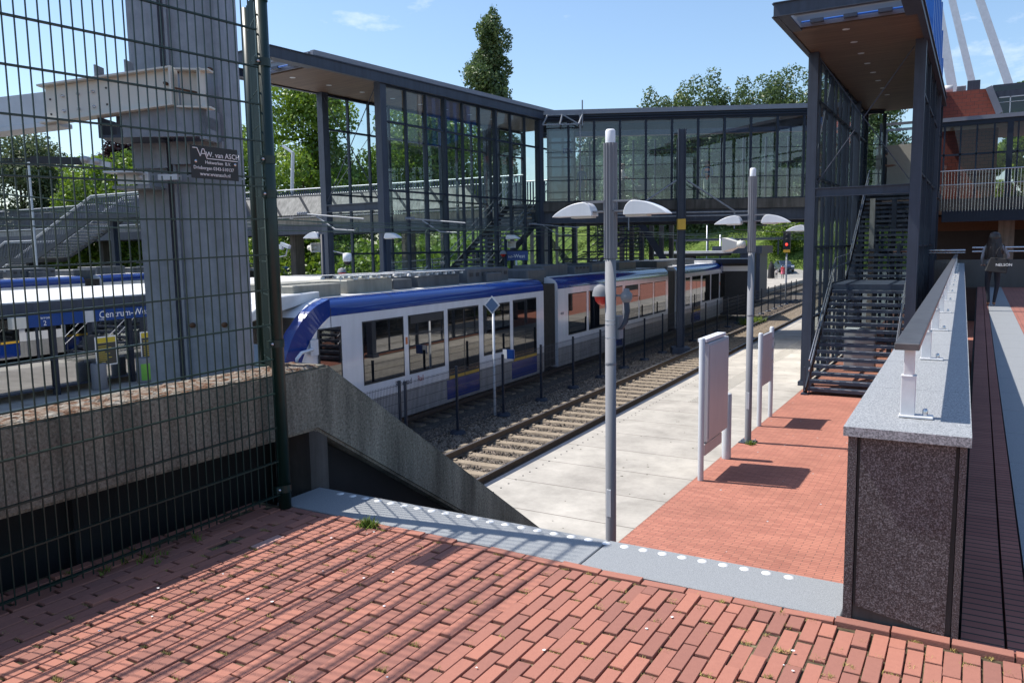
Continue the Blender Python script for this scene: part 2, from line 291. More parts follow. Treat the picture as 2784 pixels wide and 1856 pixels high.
struct(strip(lambda y: EX(y), lambda y: EX(y)+.12, 4.2, 92, -.3, -.006).build('platform_edge', 'steel'))
g = MB(); g.box(-4.12, 30, 3.9, 92, -.34, -.003); struct(g.build('lower_paving', 'paving_low'))

gm = mat('guide_tiles', (.48, .45, .4), .8, 0, .3, var=.08, vs=2)
o = MB()
for k in range(9):
    x = -6.06-.033*10+k*.055
    for y0, y1 in ((20, 60),): o.box(x, x+.025, y0, y1, .001, .009)
struct(o.build('guide_path', 'guide_tiles'))
o = MB()
for k in range(170):
    y = 6.4+k*.27; x = EX(y)+.37; o.lathe([(.0, .004), (.018, .004), (.018, .0)], (x, y, .001), 8)
tag(o.build('tactile_studs', 'dark'), 'row of small dark round studs set along the platform edge', 'studs', kind='stuff')
# track bed
def bed(name, cx, wd, y0, y1, z, matn='ballast'):
    m = MB(); n = 40
    for i in range(n):
        a = y0+(y1-y0)*i/n; b_ = y0+(y1-y0)*(i+1)/n
        m.quad((cx(a)-wd, a, z), (cx(a)+wd, a, z), (cx(b_)+wd, b_, z), (cx(b_)-wd, b_, z))
    return struct(m.build(name, matn, fix=False))
bed('track_bed', lambda y: (NX(y)+TX(y))/2, 3.8, 3, 130, -.335)
# loose ballast stones
def stones(n, fx, y0, y1, zz, s0, s1, name, label):
    base = np.array([(1,0,0),(-1,0,0),(0,1,0),(0,-1,0),(0,0,1),(0,0,-1)], 'f'); tri = np.array([(0,2,4),(2,1,4),(1,3,4),(3,0,4),(2,0,5),(1,2,5),(3,1,5),(0,3,5)])
    y = y0+(y1-y0)*rng.random(n)**1.25; x = fx(y, rng.random(n)); s = s0+(s1-s0)*rng.random(n); V = np.zeros((n, 6, 3), 'f')
    for i in range(6): V[:, i] = base[i]*(.6+.55*rng.random((n, 3)))+rng.normal(0, .18, (n, 3))
    a = rng.random(n)*6.28; ca, sa = np.cos(a), np.sin(a); X = V[:, :, 0]*ca[:, None]-V[:, :, 1]*sa[:, None]; Y = V[:, :, 0]*sa[:, None]+V[:, :, 1]*ca[:, None]
    V[:, :, 0] = X*s[:, None]+x[:, None]; V[:, :, 1] = Y*s[:, None]+y[:, None]; V[:, :, 2] = V[:, :, 2]*s[:, None]*.75+(zz+rng.random(n)*.02)[:, None]
    F = (tri[None]+6*np.arange(n)[:, None, None]).reshape(-1, 3); return tag(npmesh(name, V.reshape(-1, 3), F, 'stone'), label, 'ballast', kind='stuff')
stones(36000, lambda y, r: NX(y)-1.9+r*3.1, 8, 75, -.33, .022, .048, 'ballast_stones', 'brown crushed stone ballast between the sleepers of the empty track')
stones(15000, lambda y, r: NX(y)-2.75+r*1.4, 12, 45, -.33, .022, .045, 'ballast_stones', 'dark crushed stones along the foot of the mesh fence')
def railway(name, cx, y0, y1, label, sl):
    r = thing(name, label, 'railway track', (cx(y0), y0, -.33), 0)
    for s in (-1, 1):
        m = MB(); n = 60; x0 = r.location.x
        for i in range(n):
            a = y0+(y1-y0)*i/n; b_ = y0+(y1-y0)*(i+1)/n; xa = cx(a)+s*.7525-x0; xb = cx(b_)+s*.7525-x0; A = a-y0; B = b_-y0
            for (w0, z0, w1, z1, mi) in ((.07, .05, .012, .068, 0), (.01, .068, .01, .16, 0), (.034, .16, .034, .19, 0)):
                m.add([(xa-w0,A,z0),(xa+w0,A,z0),(xa+w1,A,z1),(xa-w1,A,z1),(xb-w0,B,z0),(xb+w0,B,z0),(xb+w1,B,z1),(xb-w1,B,z1)], [(0,4,7,3),(1,2,6,5),(3,7,6,2)], mi)
            m.quad((xa-.026,A,.192),(xa+.026,A,.192),(xb+.026,B,.192),(xb-.026,B,.192), 1)
        m.build('rail', ['brownrail', 'rail_steel'], r, fix=False)
    for i in range(sl):
        y = .4+i*.6; x = cx(y0+y)-r.location.x; m = MB(); j = random.uniform(-.012, .012)
        m.prism([(-.13, 0), (.13, 0), (.105, .07), (-.105, .07)], -1.25, 1.25, 'yz'); 
        for s in (-1, 1):
            m.box(s*.7525-.16, s*.7525-.09, -.05, .05, .07, .1); m.box(s*.7525+.09, s*.7525+.16, -.05, .05, .07, .1)
        k = m.build('sleeper', 'sleeper', r); k.location = (x+j, y, -.03); k.rotation_euler = (0, 0, .033+j)
    return r
railway('railway_track', lambda y: NX(y), 7.5, 110, 'empty rusty brown track with pale sleepers beside the near platform', 98)
railway('railway_track', lambda y: TX(y), 7.5, 110, 'track carrying the long white and blue tram beyond the mesh fence', 70)
# island platform left of the tram
D15 = (-math.sin(R(14.5)), math.cos(R(14.5)))
g = MB(); P = [(-14.6, 2), (-14.6-.033*20, 22), (-14.75-.033*86, 104), (-40, 104), (-44-.26*20, 70), (-33-3.2, 24), (-31.2, 2)]
g.prism(P, -.34, -.002); struct(g.build('island_platform', 'pave'))
# upper landing (brick), terrace, lower walls
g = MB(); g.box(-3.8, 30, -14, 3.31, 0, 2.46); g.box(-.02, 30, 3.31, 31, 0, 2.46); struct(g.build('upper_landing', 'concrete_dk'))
g = MB(); g.box(-3.78, -.0, -14, -.6, 2.461, 2.524); g.box(-.0, 12, -14, 1.3, 2.461, 2.524)
g.box(.69, 12, 3.32, 31, 2.461, 2.524); g.box(.69, 12, 1.3, 3.32, 2.461, 2.524)
o = g.build('upper_paving', 'paving_up'); struct(o)
g = MB(); g.box(.005, .148, 3.32, 31, 2.461, 2.525); g.box(.158, .237, 3.32, 31, 2.461, 2.526); struct(g.build('edge_paving', 'paving_strip'))
g = MB()
for k in range(28):
    y = 3.34+k*.99; g.box(.245, .685, y, min(y+.985, 31), 2.461, 2.528)
struct(g.build('granite_path', 'granite_fine'))
g = MB(); g.box(-3.77, .8, -.6, 3.3, 2.45, 2.5185); struct(g.build('joint_sand', 'joint'))
# near bricks: real bricks, long side along +y
V = []; F = []; base = [(3,2,1,0),(4,5,6,7),(0,1,5,4),(1,2,6,5),(2,3,7,6),(3,0,4,7)]
def brick(cx, cy, lx, ly, top=2.53, rz=0., tilt=(0., 0.)):
    o = len(V); ca, sa = math.cos(rz), math.sin(rz); e = .0016
    for z, k in ((2.465, 0), (top-e*1.4, 0)):
        for sx, sy in ((-1,-1),(1,-1),(1,1),(-1,1)):
            x = sx*lx/2; y = sy*ly/2; V.append((cx+x*ca-y*sa, cy+x*sa+y*ca, z+(x*tilt[0]+y*tilt[1] if z > 2.5 else 0)))
    for sx, sy in ((-1,-1),(1,-1),(1,1),(-1,1)):
        x = sx*(lx/2-e); y = sy*(ly/2-e); V.append((cx+x*ca-y*sa, cy+x*sa+y*ca, top+x*tilt[0]+y*tilt[1]))
    for f in ((0,1,5,4),(1,2,6,5),(2,3,7,6),(3,0,4,7),(4,5,9,8),(5,6,10,9),(6,7,11,10),(7,4,8,11),(8,9,10,11)): F.append(tuple(i+o for i in f))
PI = .0615; col = 0; x = -3.46-4*PI; L0 = .2055
while x < 1.6:
    off = (0, .1, .04, .14)[col % 4] if x > -.45 else (.1 if col % 2 else 0)
    off += random.uniform(-.02, .02); drift = random.uniform(-.0015, .0015); yend = 3.235 if x > -.45 else 3.24; y = yend-off
    if off > .03: brick(x+drift, yend-off/2+.0, .055, off-.008, 2.53+random.gauss(0, .0013))
    y += random.uniform(-.05, .0) if x < -3.55 else 0
    while y > -.6:
        if x < -3.6 and random.random() < .12: y -= L0; continue
        wv = .006*math.sin(y*2.3+col*.35)*.4
        dz = random.gauss(0, .0022)
        if random.random() < .03: dz -= .006
        if x > -.75 and x < -.35 and y > 2.85: dz -= random.uniform(.0, .007)
        brick(x+drift+wv+random.gauss(0, .0008), y-L0/2+random.gauss(0, .002), .0555+random.uniform(-.0015, .001), L0-.0145+random.uniform(-.004, .002), 2.53+dz, random.gauss(0, .004), (random.gauss(0, .004), random.gauss(0, .002)))
        y -= L0
    col += 1; x += PI
x = -3.4
while x < 1.6:                                           # header course along the nosing and the wall foot
    yy = 3.274 if x < -.5 else 3.272
    brick(x, yy, .198, .05, 2.532+random.gauss(0, .003)+(.012 if x > -.35 else 0), random.gauss(0, .012), (random.gauss(0, .012), random.gauss(0, .03))); x += .2045
npv = np.array(V); quads = np.array(F); struct(npmesh('brick_paving', npv, quads, 'nearbrick'))
# grass tufts in joints
def tufts(spots, name, mname, label, h0=.02, n=16, kind='stuff'):
    V = []; F = []
    for (x, y, z, sc) in spots:
        for k in range(n):
            a = random.random()*6.28; r = random.random()*.02*sc; px, py = x+math.cos(a)*r, y+math.sin(a)*r*1.5; b_ = random.random()*6.28; h = h0*sc*random.uniform(.4, 1.2); d = h*random.uniform(.5, 1.4); wd = .0026*sc
            o = len(V); q = (-math.sin(b_)*wd, math.cos(b_)*wd)
            V += [(px-q[0], py-q[1], z), (px+q[0], py+q[1], z), (px+math.cos(b_)*d, py+math.sin(b_)*d, z+h)]; F.append((o, o+1, o+2))
    return tag(npmesh(name, V, F, mname), label, 'weeds', kind=kind)
sp = []
for k in range(760):
    c_ = random.randrange(0, 62); sx = -3.46+c_*PI; sx = max(-3.3, min(.4, sx)); sy = 3.24-(.1 if c_ % 2 else 0)-L0*random.randint(0, 11)
    for q in range(random.randint(1, 5)): sp.append((sx+random.gauss(0, .003) if random.random() < .5 else sx+(q-2)*.012, sy+random.gauss(0, .003), 2.522, random.uniform(.35, .8)))
tufts(sp, 'joint_weeds', 'drygrass', 'yellow dry weeds growing in the joints of the red brick paving', .018, 12)
tufts([(-2.86+random.gauss(0, .03), 3.25+random.gauss(0, .012), 2.53, 1.4) for k in range(16)], 'grass_tuft', 'weed', 'small green grass tuft at the edge of the granite step', .026, 18)
tufts([(-3.52+random.gauss(0, .07), 2.4+random.gauss(0, .2), 2.53, 1.0) for k in range(16)], 'leafy_weeds', 'weed', 'dark green weeds at the foot of the mesh panel fence', .04, 10)
tufts([(-10.75+random.gauss(0, .2), 45+random.gauss(0, .5), -.3, 7) for k in range(60)], 'track_weeds', 'weed', 'bright green weeds growing beside the far end of the empty track', .05, 14)
# droppings and gum spots
def spots(n, fx, fy, z, s0, s1, name, mname, label):
    m = MB()
    for k in range(n):
        x, y = fx(), fy(); s = random.uniform(s0, s1); q = [(x+s*math.cos(t_)*random.uniform(.6, 1.2), y+s*math.sin(t_)*random.uniform(.6, 1.2), z) for t_ in [i*.785 for i in range(8)]]
        m.add(q, [tuple(range(8))])
    tag(m.build(name, mname, fix=False), label, 'stains', kind='stuff')
spots(46, lambda: random.uniform(-3.2, .5), lambda: random.uniform(1.3, 3.2), 2.5375, .003, .008, 'bird_droppings', 'letter_white', 'small white bird droppings scattered over the red brick landing')
spots(60, lambda: random.uniform(-4, -.6), lambda: random.uniform(8.5, 22), .0015, .008, .02, 'gum_spots', 'sign_grey', 'pale gum spots scattered over the lower red brick paving')
spots(70, lambda: random.uniform(-7, -4.2), lambda: random.uniform(9, 28), .0035, .01, .028, 'gum_spots', 'soil', 'dark gum spots scattered over the pale platform slabs')
# granite nosing steps with dots
r = thing('stone_staircase', 'pale granite staircase down to the platform with white dots on its top step', 'steps', (-3.6, 3.31, 0))
m = MB(); m.box(0, 2.012, 0, .36, 2.35, 2.53); m.build('top_step', 'granite_fine', r, bevel=.004)
m = MB(); m.box(2.02, 3.18, 0, .36, 2.35, 2.53); m.build('top_step', 'granite_fine', r, bevel=.004)
m = MB()
for k in range(14): m.box(-.0, 3.17, .36+k*.33, .36+(k+1)*.33-.003, 0, 2.53-(k+1)*.169)
m.build('lower_steps', 'granite_fine', r)
for k in range(28):
    m = MB(); m.lathe([(0, .0006), (.0235, .0006), (.0235, -.002)], (0, 0, 0), 20); o = m.build('white_dot', 'letter_white', r); o.location = (.22+k*.1, .315, 2.53)
# right parapet wall clad in granite with overhanging cap
SK = -.0152
r = thing('granite_wall', 'long low granite clad wall with pale cap running beside the staircase', 'wall', (0, 3.31, 0), 0)
def sk(m_):
    m_.v = [(a+SK*b_, b_, c_) for a, b_, c_ in m_.v]; return m_
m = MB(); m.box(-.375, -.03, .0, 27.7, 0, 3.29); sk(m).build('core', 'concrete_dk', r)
m = MB(); m.prism([(-.365, 3.286), (-.365, 2.6), (-.05, 2.545), (-.04, 3.286)], -.012, -.001, 'xz'); sk(m).build('end_panel', 'granite_dk', r)
m = MB(); m.box(-.41, -.377, -.014, 27.7, -.0, 3.288); m.box(-.41, -.38, -.016, .0, 2.4, 2.78); sk(m).build('side_cladding', 'granite_dk', r)
m = MB(); m.box(-.028, -.004, -.014, 27.7, 2.4, 3.288); sk(m).build('side_cladding', 'granite_dk', r)
m = MB()
y = -.05
while y < 27.5:
    e = min(y+.985, 27.72); m.box(-.425, .008, y, e-.004, 3.291, 3.328); y = e
sk(m).build('cap', 'granite', r)
# flat steel handrail on posts
r = thing('handrail', 'flat grey steel handrail on short white posts along the granite wall', 'handrail', (0, 3.31, 3.33), 0)
m = MB()
for a, b_ in ((.17, 7.0), (7.003, 14.), (14.003, 21), (21.003, 27)): m.box(-.272, -.182, a, b_, .278, .306)
sk(m).build('rail', 'railtop', r, bevel=.003)
for k in range(15):
    y = .24+k*1.83; m = MB(); m.box(-.245, -.192, y-.022, y+.022, .008, .17); m.box(-.238, -.199, y-.016, y+.016, .17, .278); m.box(-.25, -.125, y-.03, y+.03, 0, .01); m.box(-.247, -.19, y-.024, y+.024, .166, .172)
    o = sk(m).build('post', 'post_white', r, bevel=.0025)
    m = MB(); m.lathe([(.0, .03), (.007, .028), (.0105, .02), (.0105, .008), (.0105, .0)], (-.155+SK*y, y, .01), 10); m.build('bolt', 'stainless', o)
# old concrete stair parapet on the left
r = thing('concrete_parapet', 'weathered mossy concrete parapet beam bending down along the staircase', 'parapet', (-3.6, 0, 0))
prof = [(-4, 2.9), (3.68, 2.9), (9.4, -.75), (9.4, -.05), (8.6, -.05), (3.8, 3.31), (-4, 3.31)]
def rough_prism(prof, x0, x1, seed):
    b = bmesh.new(); n = 0; vs = [b.verts.new((x1, p[0], p[1])) for p in prof]; f = b.faces.new(vs); ex = bmesh.ops.extrude_face_region(b, geom=[f]); bmesh.ops.translate(b, verts=[q for q in ex['geom'] if isinstance(q, bmesh.types.BMVert)], vec=(x0-x1, 0, 0))
    bmesh.ops.recalc_face_normals(b, faces=b.faces); bmesh.ops.bevel(b, geom=b.edges, offset=.018, segments=2, affect='EDGES'); bmesh.ops.triangulate(b, faces=[q for q in b.faces if len(q.verts) > 4])
    me = bpy.data.meshes.new('beam'); b.to_mesh(me); b.free(); return me
me = rough_prism(prof, -.33, 0, 3); me.materials.append(MATS['concrete_old']); o = bpy.data.objects.new('beam', me); C.objects.link(o); o.parent = r
N = 170; V = []; F = []; xs = np.linspace(-.3, -.006, 14); ys = np.linspace(-3.9, 3.72, 300)
for i, yy in enumerate(ys):
    for j, xx in enumerate(xs):
        e = min((xx+.3)/.03, (-.006-xx)/.03, 1); V.append((xx+rng.normal(0, .003), yy+rng.normal(0, .006), 3.3118-.008*(1-e)+max(0, rng.normal(.003, .0045))*e))
for i in range(len(ys)-1):
    for j in range(len(xs)-1): F.append((i*14+j, i*14+j+1, (i+1)*14+j+1, (i+1)*14+j))
o = npmesh('moss_layer', V, F, 'moss', r)
# retaining walls below the parapet, pit shade painted in as near-black
r = thing('retaining_wall', 'concrete retaining wall coloured near-black for the shade of the pit under the mossy parapet', 'wall', (-4.3, -4, 0))
m = MB(); m.box(.0, .24, 0, 7.95, 0, 3.2); m.build('wall', 'pit_shade', r)  # top raised out of sight to block sun slipping under the beam
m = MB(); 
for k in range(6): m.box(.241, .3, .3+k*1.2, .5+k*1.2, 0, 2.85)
m.build('pilasters', 'pit_shade', r)
m = MB(); m.prism([(3.8, -.3), (9.0, -.3), (9.0, -.2), (3.8, 2.8)], -3.9+4.3, -3.72+4.3, 'yz'); m.v = [(x, y+4, z) for x, y, z in m.v]; m.build('stair_side_wall', 'pit_shade', r)  # added near-black wall stands for the dark void below the slope
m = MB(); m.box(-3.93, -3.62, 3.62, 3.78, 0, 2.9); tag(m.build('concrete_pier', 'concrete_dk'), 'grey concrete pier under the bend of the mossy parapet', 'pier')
# ------------------------------------------------------------------ near fence with double panels
FX = -3.49
r = thing('mesh_fence', 'tall dark green welded mesh fence of two stacked panels on the left', 'fence', (FX, 3.27, 2.53))
def wires(y0, y1, z0, z1, zs, parent, name, slope=.025, dx=.0, ov=.03):
    m = MB(); y = y1
    while y > y0:
        e = slope*(y-y1+0); m.bar((dx, y, z0-ov+e), (dx, y, z1+ov+e), .0052, .0052); y -= .05
    for z in zs:
        for s in (-1, 1): m.bar((dx+s*.0072, y0, z+slope*(y0-y1)), (dx+s*.0062, y1, z), .0066, .0078)
    return m.build(name, 'green', parent)
wires(-6.2, -.04, .09, 1.87, [.09+.2*k for k in range(9)]+[1.87], r, 'mesh_panel')
wires(-6.2, -.04, 1.91, 3.05, [1.92+.2*k for k in range(6)], r, 'mesh_panel', ov=.0)
m = MB(); m.lathe([(.0, 3.12), (.037, 3.115), (.037, 0), (.0, 0)], (0, 0, 0), 16); p = m.build('post', 'green', r)
for z in (.12, .98, 1.83, 2.02, 2.55, 2.9):
    q = MB(); q.lathe([(.041, -.022), (.041, .022)], (0, 0, z), 16); q.box(-.012, .012, -.07, -.03, z-.02, z+.02); q.build('clamp', 'green', p)
    q = MB(); q.lathe([(.0, .014), (.008, .01), (.009, 0)], (.012, -.05, z), 8, axis='x'); q.build('bolt', 'stainless', p)
m = MB(); m.lathe([(.0, 3.0), (.03, 2.995), (.03, .78), (0, .78)], (-.48, .33, 0), 14); m.box(-.54, -.42, .27, .39, .78, .79); m.build('post', 'green', r)
m = MB()
for k in range(1, 12):
    t_ = k/12; x, y = -.48*t_, .33*t_; m.bar((x, y, .8), (x, y, 3.0), .0055)
for z in [.85+.2*k for k in range(11)]: m.bar((0, 0, z), (-.48, .33, z), .0065, .0075)
m.build('return_panel', 'green', r)
# maker's sign
r = thing('fence_sign', 'small black sign with white lettering fixed to the green mesh fence', 'sign', (FX+.02, 2.735, 4.415))
m = MB(); m.box(0, .004, 0, .3, 0, .165); m.build('plate', 'black', r, bevel=.001)
RT = (R(90), 0, R(90))
text('lettering', 'W. van ASCH', .038, 'letter_white', r, (.006, .092, .112), RT, .0006)
text('lettering', 'Hekwerken  B.V.', .024, 'letter_white', r, (.006, .085, .076), RT, .0006)
text('lettering', 'Driebergen 0343-510137', .025, 'letter_white', r, (.006, .012, .046), RT, .0006, sx=1.0)
text('lettering', 'www.wvanasch.nl', .027, 'letter_white', r, (.006, .05, .015), RT, .0006)
m = MB()
for a, b_ in (((.012, .152), (.04, .152)), ((.04, .152), (.058, .112)), ((.058, .112), (.072, .15)), ((.072, .15), (.082, .15)), ((.082, .15), (.098, .103)), ((.064, .126), (.088, .126)), ((.098, .103), (.295, .103))):
    m.bar((.0055, a[0], a[1]), (.0055, b_[0], b_[1]), .0035, .0025, up=(1, 0, 0))
m.build('logo', 'letter_white', r)
for y in (.03, .28):
    m = MB(); m.lathe([(0, .006), (.008, .004), (.009, 0)], (.004, y, .085), 10, axis='x'); m.build('bolt', 'stainless', r)
# ------------------------------------------------------------------ big galvanised portal column with girder and cable anchor
r = thing('steel_column', 'massive galvanised steel column behind the mesh fence carrying a cream girder', 'column', (-5.41, 3.79, 0), R(30))
m = MB(); m.box(0, .205, 0, .02, -.3, 9); m.box(0, .02, .02, .4, -.3, 9); m.box(.205, .225, .0, .1, -.3, 9); m.box(.225, .29, .08, .1, -.3, 9); m.box(.02, .3, .4, .42, -.3, 9); m.build('column_shaft', 'galv', r)
m = MB(); m.box(.295, .315, -.06, .3, -.3, 9); m.box(.315, .66, -.03, -.01, -.3, 9); m.box(.66, .69, -.06, .3, -.3, 9); m.box(.3, .69, .3, .32, -.3, 9); m.build('column_shaft', 'galv', r)
for z in (2.95+.55, 5.35):
    for x in (.36, .6): m = MB(); m.lathe([(0, -.03), (.02, -.026), (.02, 0)], (x, -.03, z), 8, axis='y'); m.build('bolt', 'rust', r)
m = MB(); m.box(.07, .66, -.33, -.1, 4.9, 4.98); m.box(.09, .66, -.36, -.32, 4.84, 5.04); m.box(.62, .66, -.36, -.06, 4.82, 5.04); m.build('clamp_frame', 'galv', r)
m = MB(); m.box(-.09, .3, -.34, -.02, 4.84, 4.86); m.box(-.09, -.07, -.34, -.02, 4.86, 4.98); m.box(.02, .06, -.3, -.02, 4.86, 5.0); m.build('clamp_frame', 'steel', r)
m = MB(); m.box(-.03, .68, -.06, -.03, 4.66, 4.82) if 0 else m.box(.0, .25, -.05, -.02, 4.66, 4.84); m.box(.3, .68, -.1, -.065, 4.68, 4.84); m.build('clamp_plate', 'galv', r)
def slab(m_, xa, za, xb, zb, y0, y1, h):
    m_.add([(xa,y0,za),(xb,y0,zb),(xb,y1,zb),(xa,y1,za),(xa,y0,za+h),(xb,y0,zb+h),(xb,y1,zb+h),(xa,y1,za+h)], [(3,2,1,0),(4,5,6,7),(0,1,5,4),(1,2,6,5),(2,3,7,6),(3,0,4,7)])
m = MB(); slab(m, -.42, 4.945, .465, 5.055, -.37, -.355, .235); slab(m, -.45, 5.18, .47, 5.29, -.42, -.3, .012); slab(m, -.45, 4.933, .47, 5.043, -.42, -.3, .012); slab(m, .455, 5.055, .468, 5.055, -.42, -.3, .235)
m.build('girder_splice', 'cream', r)
m = MB(); slab(m, -2.2, 4.79, -.36, 4.965, -.34, -.2, .2); slab(m, -2.2, 4.755, -.36, 4.93, -.36, -.17, .03); m.build('girder', 'galv_lt', r)
for k in range(3):
    for z in (0, 1): m = MB(); m.lathe([(0, -.016), (.01, -.013), (.011, 0)], (-.3+k*.105, -.37, 5.02+z*.1+k*.013), 8, axis='y'); m.build('bolt', 'stainless', r)
m = MB()
for x, z in ((-.39, 5.0), (-.39, 5.1), (-.0, 5.06), (-.0, 5.17)): m.lathe([(0, -.001), (.008, -.001)], (x, -.3705, z), 8, axis='y')
m.build('bolt_holes', 'black', r)
m = MB(); m.lathe([(0, -.04), (.012, -.035), (.012, 0)], (.42, -.37, 5.19), 8, axis='y'); m.tube([(.44, -.36, 5.17), (.66, -.3, 5.13)], .007, 6); m.build('tie_rod', 'rust', r)
m = MB(); slab(m, .49, 5.04, .66, 5.03, -.32, -.31, .24); slab(m, .64, 5.03, .66, 5.03, -.4, -.3, .26); slab(m, .49, 5.03, .72, 5.02, -.4, -.3, .012); slab(m, .49, 5.28, .72, 5.27, -.4, -.3, .012); m.build('girder_stub', 'cream', r)
for x, z in ((-.08, 5.23), (.13, 5.26)): m = MB(); m.box(x, x+.01, -.36, -.24, z, z+.1); m.box(x-.05, x+.08, -.36, -.24, z, z+.008); m.build('angle_bracket', 'galv', r)
m = MB(); m.tube([(-2.6, -.38, 4.735), (-.5, -.38, 4.7)], .006, 6); m.tube([(-2.6, -.38, 4.71), (-.5, -.38, 4.685)], .006, 6); m.bar((-.55, -.38, 4.695), (-.2, -.38, 4.68), .03, .05); m.build('cable', 'dark', r)
m = MB(); m.bar((-.22, -.38, 4.69), (.0, -.38, 4.65), .02, .035); m.box(-.06, .17, -.38, -.24, 4.6, 4.612); m.box(-.02, .2, -.26, -.24, 4.53, 4.62); m.lathe([(0, -.04), (.024, -.035), (.024, .03)], (-.17, -.38, 4.69), 12, axis='y'); m.lathe([(0, -.04), (.022, -.035), (.022, .03)], (-.09, -.38, 4.675), 12, axis='y'); m.lathe([(0, -.02), (.02, -.015), (.02, 0)], (.14, -.26, 4.575), 10, axis='y'); m.box(.24, .38, -.2, -.12, 4.56, 4.6); m.build('cable_anchor', 'galv_lt', r)
m = MB(); m.box(-.07, .2, -.24, -.0, 4.5, 4.52); m.build('bracket', 'galv', r)
# ------------------------------------------------------------------ lamps
def teardrop(mb, x0, sgn, y0, wd, mi=0):
    P = [(0, 0)]; n = 14
    for i in range(1, n+1):
        t_ = i/n; P.append((t_*.42, .165*math.sin(t_*math.pi/2)**.8))
    for a in range(1, 9): t_ = a/8*math.pi/2; P.append((.42+.12*math.sin(t_), .165*math.cos(t_)*1.0 if a < 8 else .0))
    P = [(x0+sgn*(.55-q[0])*1.0, q[1]) for q in P]
    mb.prism(P, y0-wd/2, y0+wd/2, 'xz', mi)
def lamp_head(parent, sgn, z, off=.19):
    m = MB(); teardrop(m, sgn*off+sgn*.0, sgn, 0, .2)
    # flip so that the pointed tip is outward
    m.v = [(x, y, zz+z) for x, y, zz in m.v]; h = m.build('lamp_shade', 'white', parent, bevel=.006)
    m = MB(); m.bar((sgn*.05, .06, z+.17), (sgn*(off+.16), .06, z+.168), .022); m.bar((sgn*.05, -.06, z+.17), (sgn*(off+.16), -.06, z+.168), .022); m.bar((sgn*.05, 0, z+.05), (sgn*(off+.04), 0, z+.05), .12, .02)
    m.bar((sgn*.06, 0, z+.05), (sgn*.06, 0, z+.17), .02, .12); m.build('bracket', 'lamp_grey', parent)
    m = MB(); m.box(*(sorted((sgn*(off+.03), sgn*(off+.3)))), -.07, .07, z-.02, z-.001); m.build('lamp_glass', 'cream', parent)
def lamp_post(loc, label, H=5.55, zh=4.46, rz=0.):
    r = thing('lamp_post', label, 'lamp post', loc, rz, 'twin headed lamp posts on the near platform')
    m = MB(); m.lathe([(.066, 0), (.066, 3.95), (.0, 3.95)], n=28); m.build('pole', 'lamp_grey', r)
    m = MB(); n = 48; prof = []; vs = []; fs = []
    for z in (3.9, H-.16):
        for k in range(n):
            rr = .083 if (k//2) % 2 else .069; t_ = 2*math.pi*k/n; vs.append((rr*math.cos(t_), rr*math.sin(t_), z))
    for k in range(n): fs.append((k, (k+1) % n, n+(k+1) % n, n+k))
    m.add(vs, fs+[tuple(range(n))[::-1], tuple(range(n, 2*n))]); m.build('fluted_sleeve', 'lamp_grey', r)
    m = MB(); m.box(-.03, .03, -.0685, -.06, .7, 1.05); m.build('access_hatch', 'sign_grey', r, bevel=.004)
    m = MB(); m.lathe([(.0665, 2.6), (.068, 2.605), (.068, 2.63), (.0665, 2.635)], n=28); m.build('pole_joint', 'lamp_grey', r)
    m = MB(); m.lathe([(.06, H-.16), (.06, H-.02), (.045, H), (0, H)], n=24); m.build('pole_cap', 'white', r)
    for s in (-1, 1): lamp_head(r, s, zh)
    m = MB(); m.box(-.16, .16, -.16, .16, 0, .02); b_ = m.build('base_plate', 'steel', r, bevel=.004)
    for sx in (-.12, .12):
        for sy in (-.12, .12): q = MB(); q.lathe([(.0, .055), (.012, .05), (.012, .02)], (sx, sy, 0), 8); q.build('bolt', 'stainless', r)
    return r
l1 = lamp_post((-3.84, 8.95, 0), 'tall grey twin headed lamp post with a red warning lamp strapped to it', 5.42, 4.41)
l2 = lamp_post((-3.95, 16.33, 0), 'tall grey twin headed lamp post carrying a beige horn loudspeaker')
tufts([(-3.85+random.gauss(0, .05), 16.15+random.gauss(0, .03), 0, 2.2) for k in range(10)], 'grass_tuft', 'weed', 'small grass tuft at the base plate of the lamp post', .04, 14)
m = MB(); teardrop(m, 0, 1, 0, .2); 
r = thing('wall_lamp', 'single white teardrop lamp fixed to the corner column of the right stair tower', 'lamp', (-4.32, 24.3, 4.42)); lamp_head(r, -1, 0, .02)
# loudspeaker
def horn(loc, rz, label, s=1.):
    r = thing('loudspeaker', label, 'loudspeaker', loc, rz)
    m = MB(); a, b_ = .2*s, .14*s; m.add([(-.0,-a,-b_),(0,a,-b_),(0,a,b_),(0,-a,b_),(.26*s,-.06*s,-.05*s),(.26*s,.06*s,-.05*s),(.26*s,.06*s,.05*s),(.26*s,-.06*s,.05*s)], [(0,1,5,4),(1,2,6,5),(2,3,7,6),(3,0,4,7),(4,5,6,7)]); o = m.build('horn', 'cream', r)
    sm = o.modifiers.new('s', 'SOLIDIFY'); sm.thickness = .012
    m = MB(); m.lathe([(.0, .05), (.03*s, .05), (.055*s, .24*s), (.075*s, .26*s), (.075*s, .38*s), (0, .38*s)], axis='x', n=14); m.build('driver', 'cream', r)
    m = MB(); m.bar((.3*s, 0, .0), (.3*s, 0, .1*s), .03); m.build('bracket', 'stainless', r); return r
horn((-4.42, 16.25, 4.05), R(-15), 'beige horn loudspeaker on the lamp post with the square base plate', 1.0)
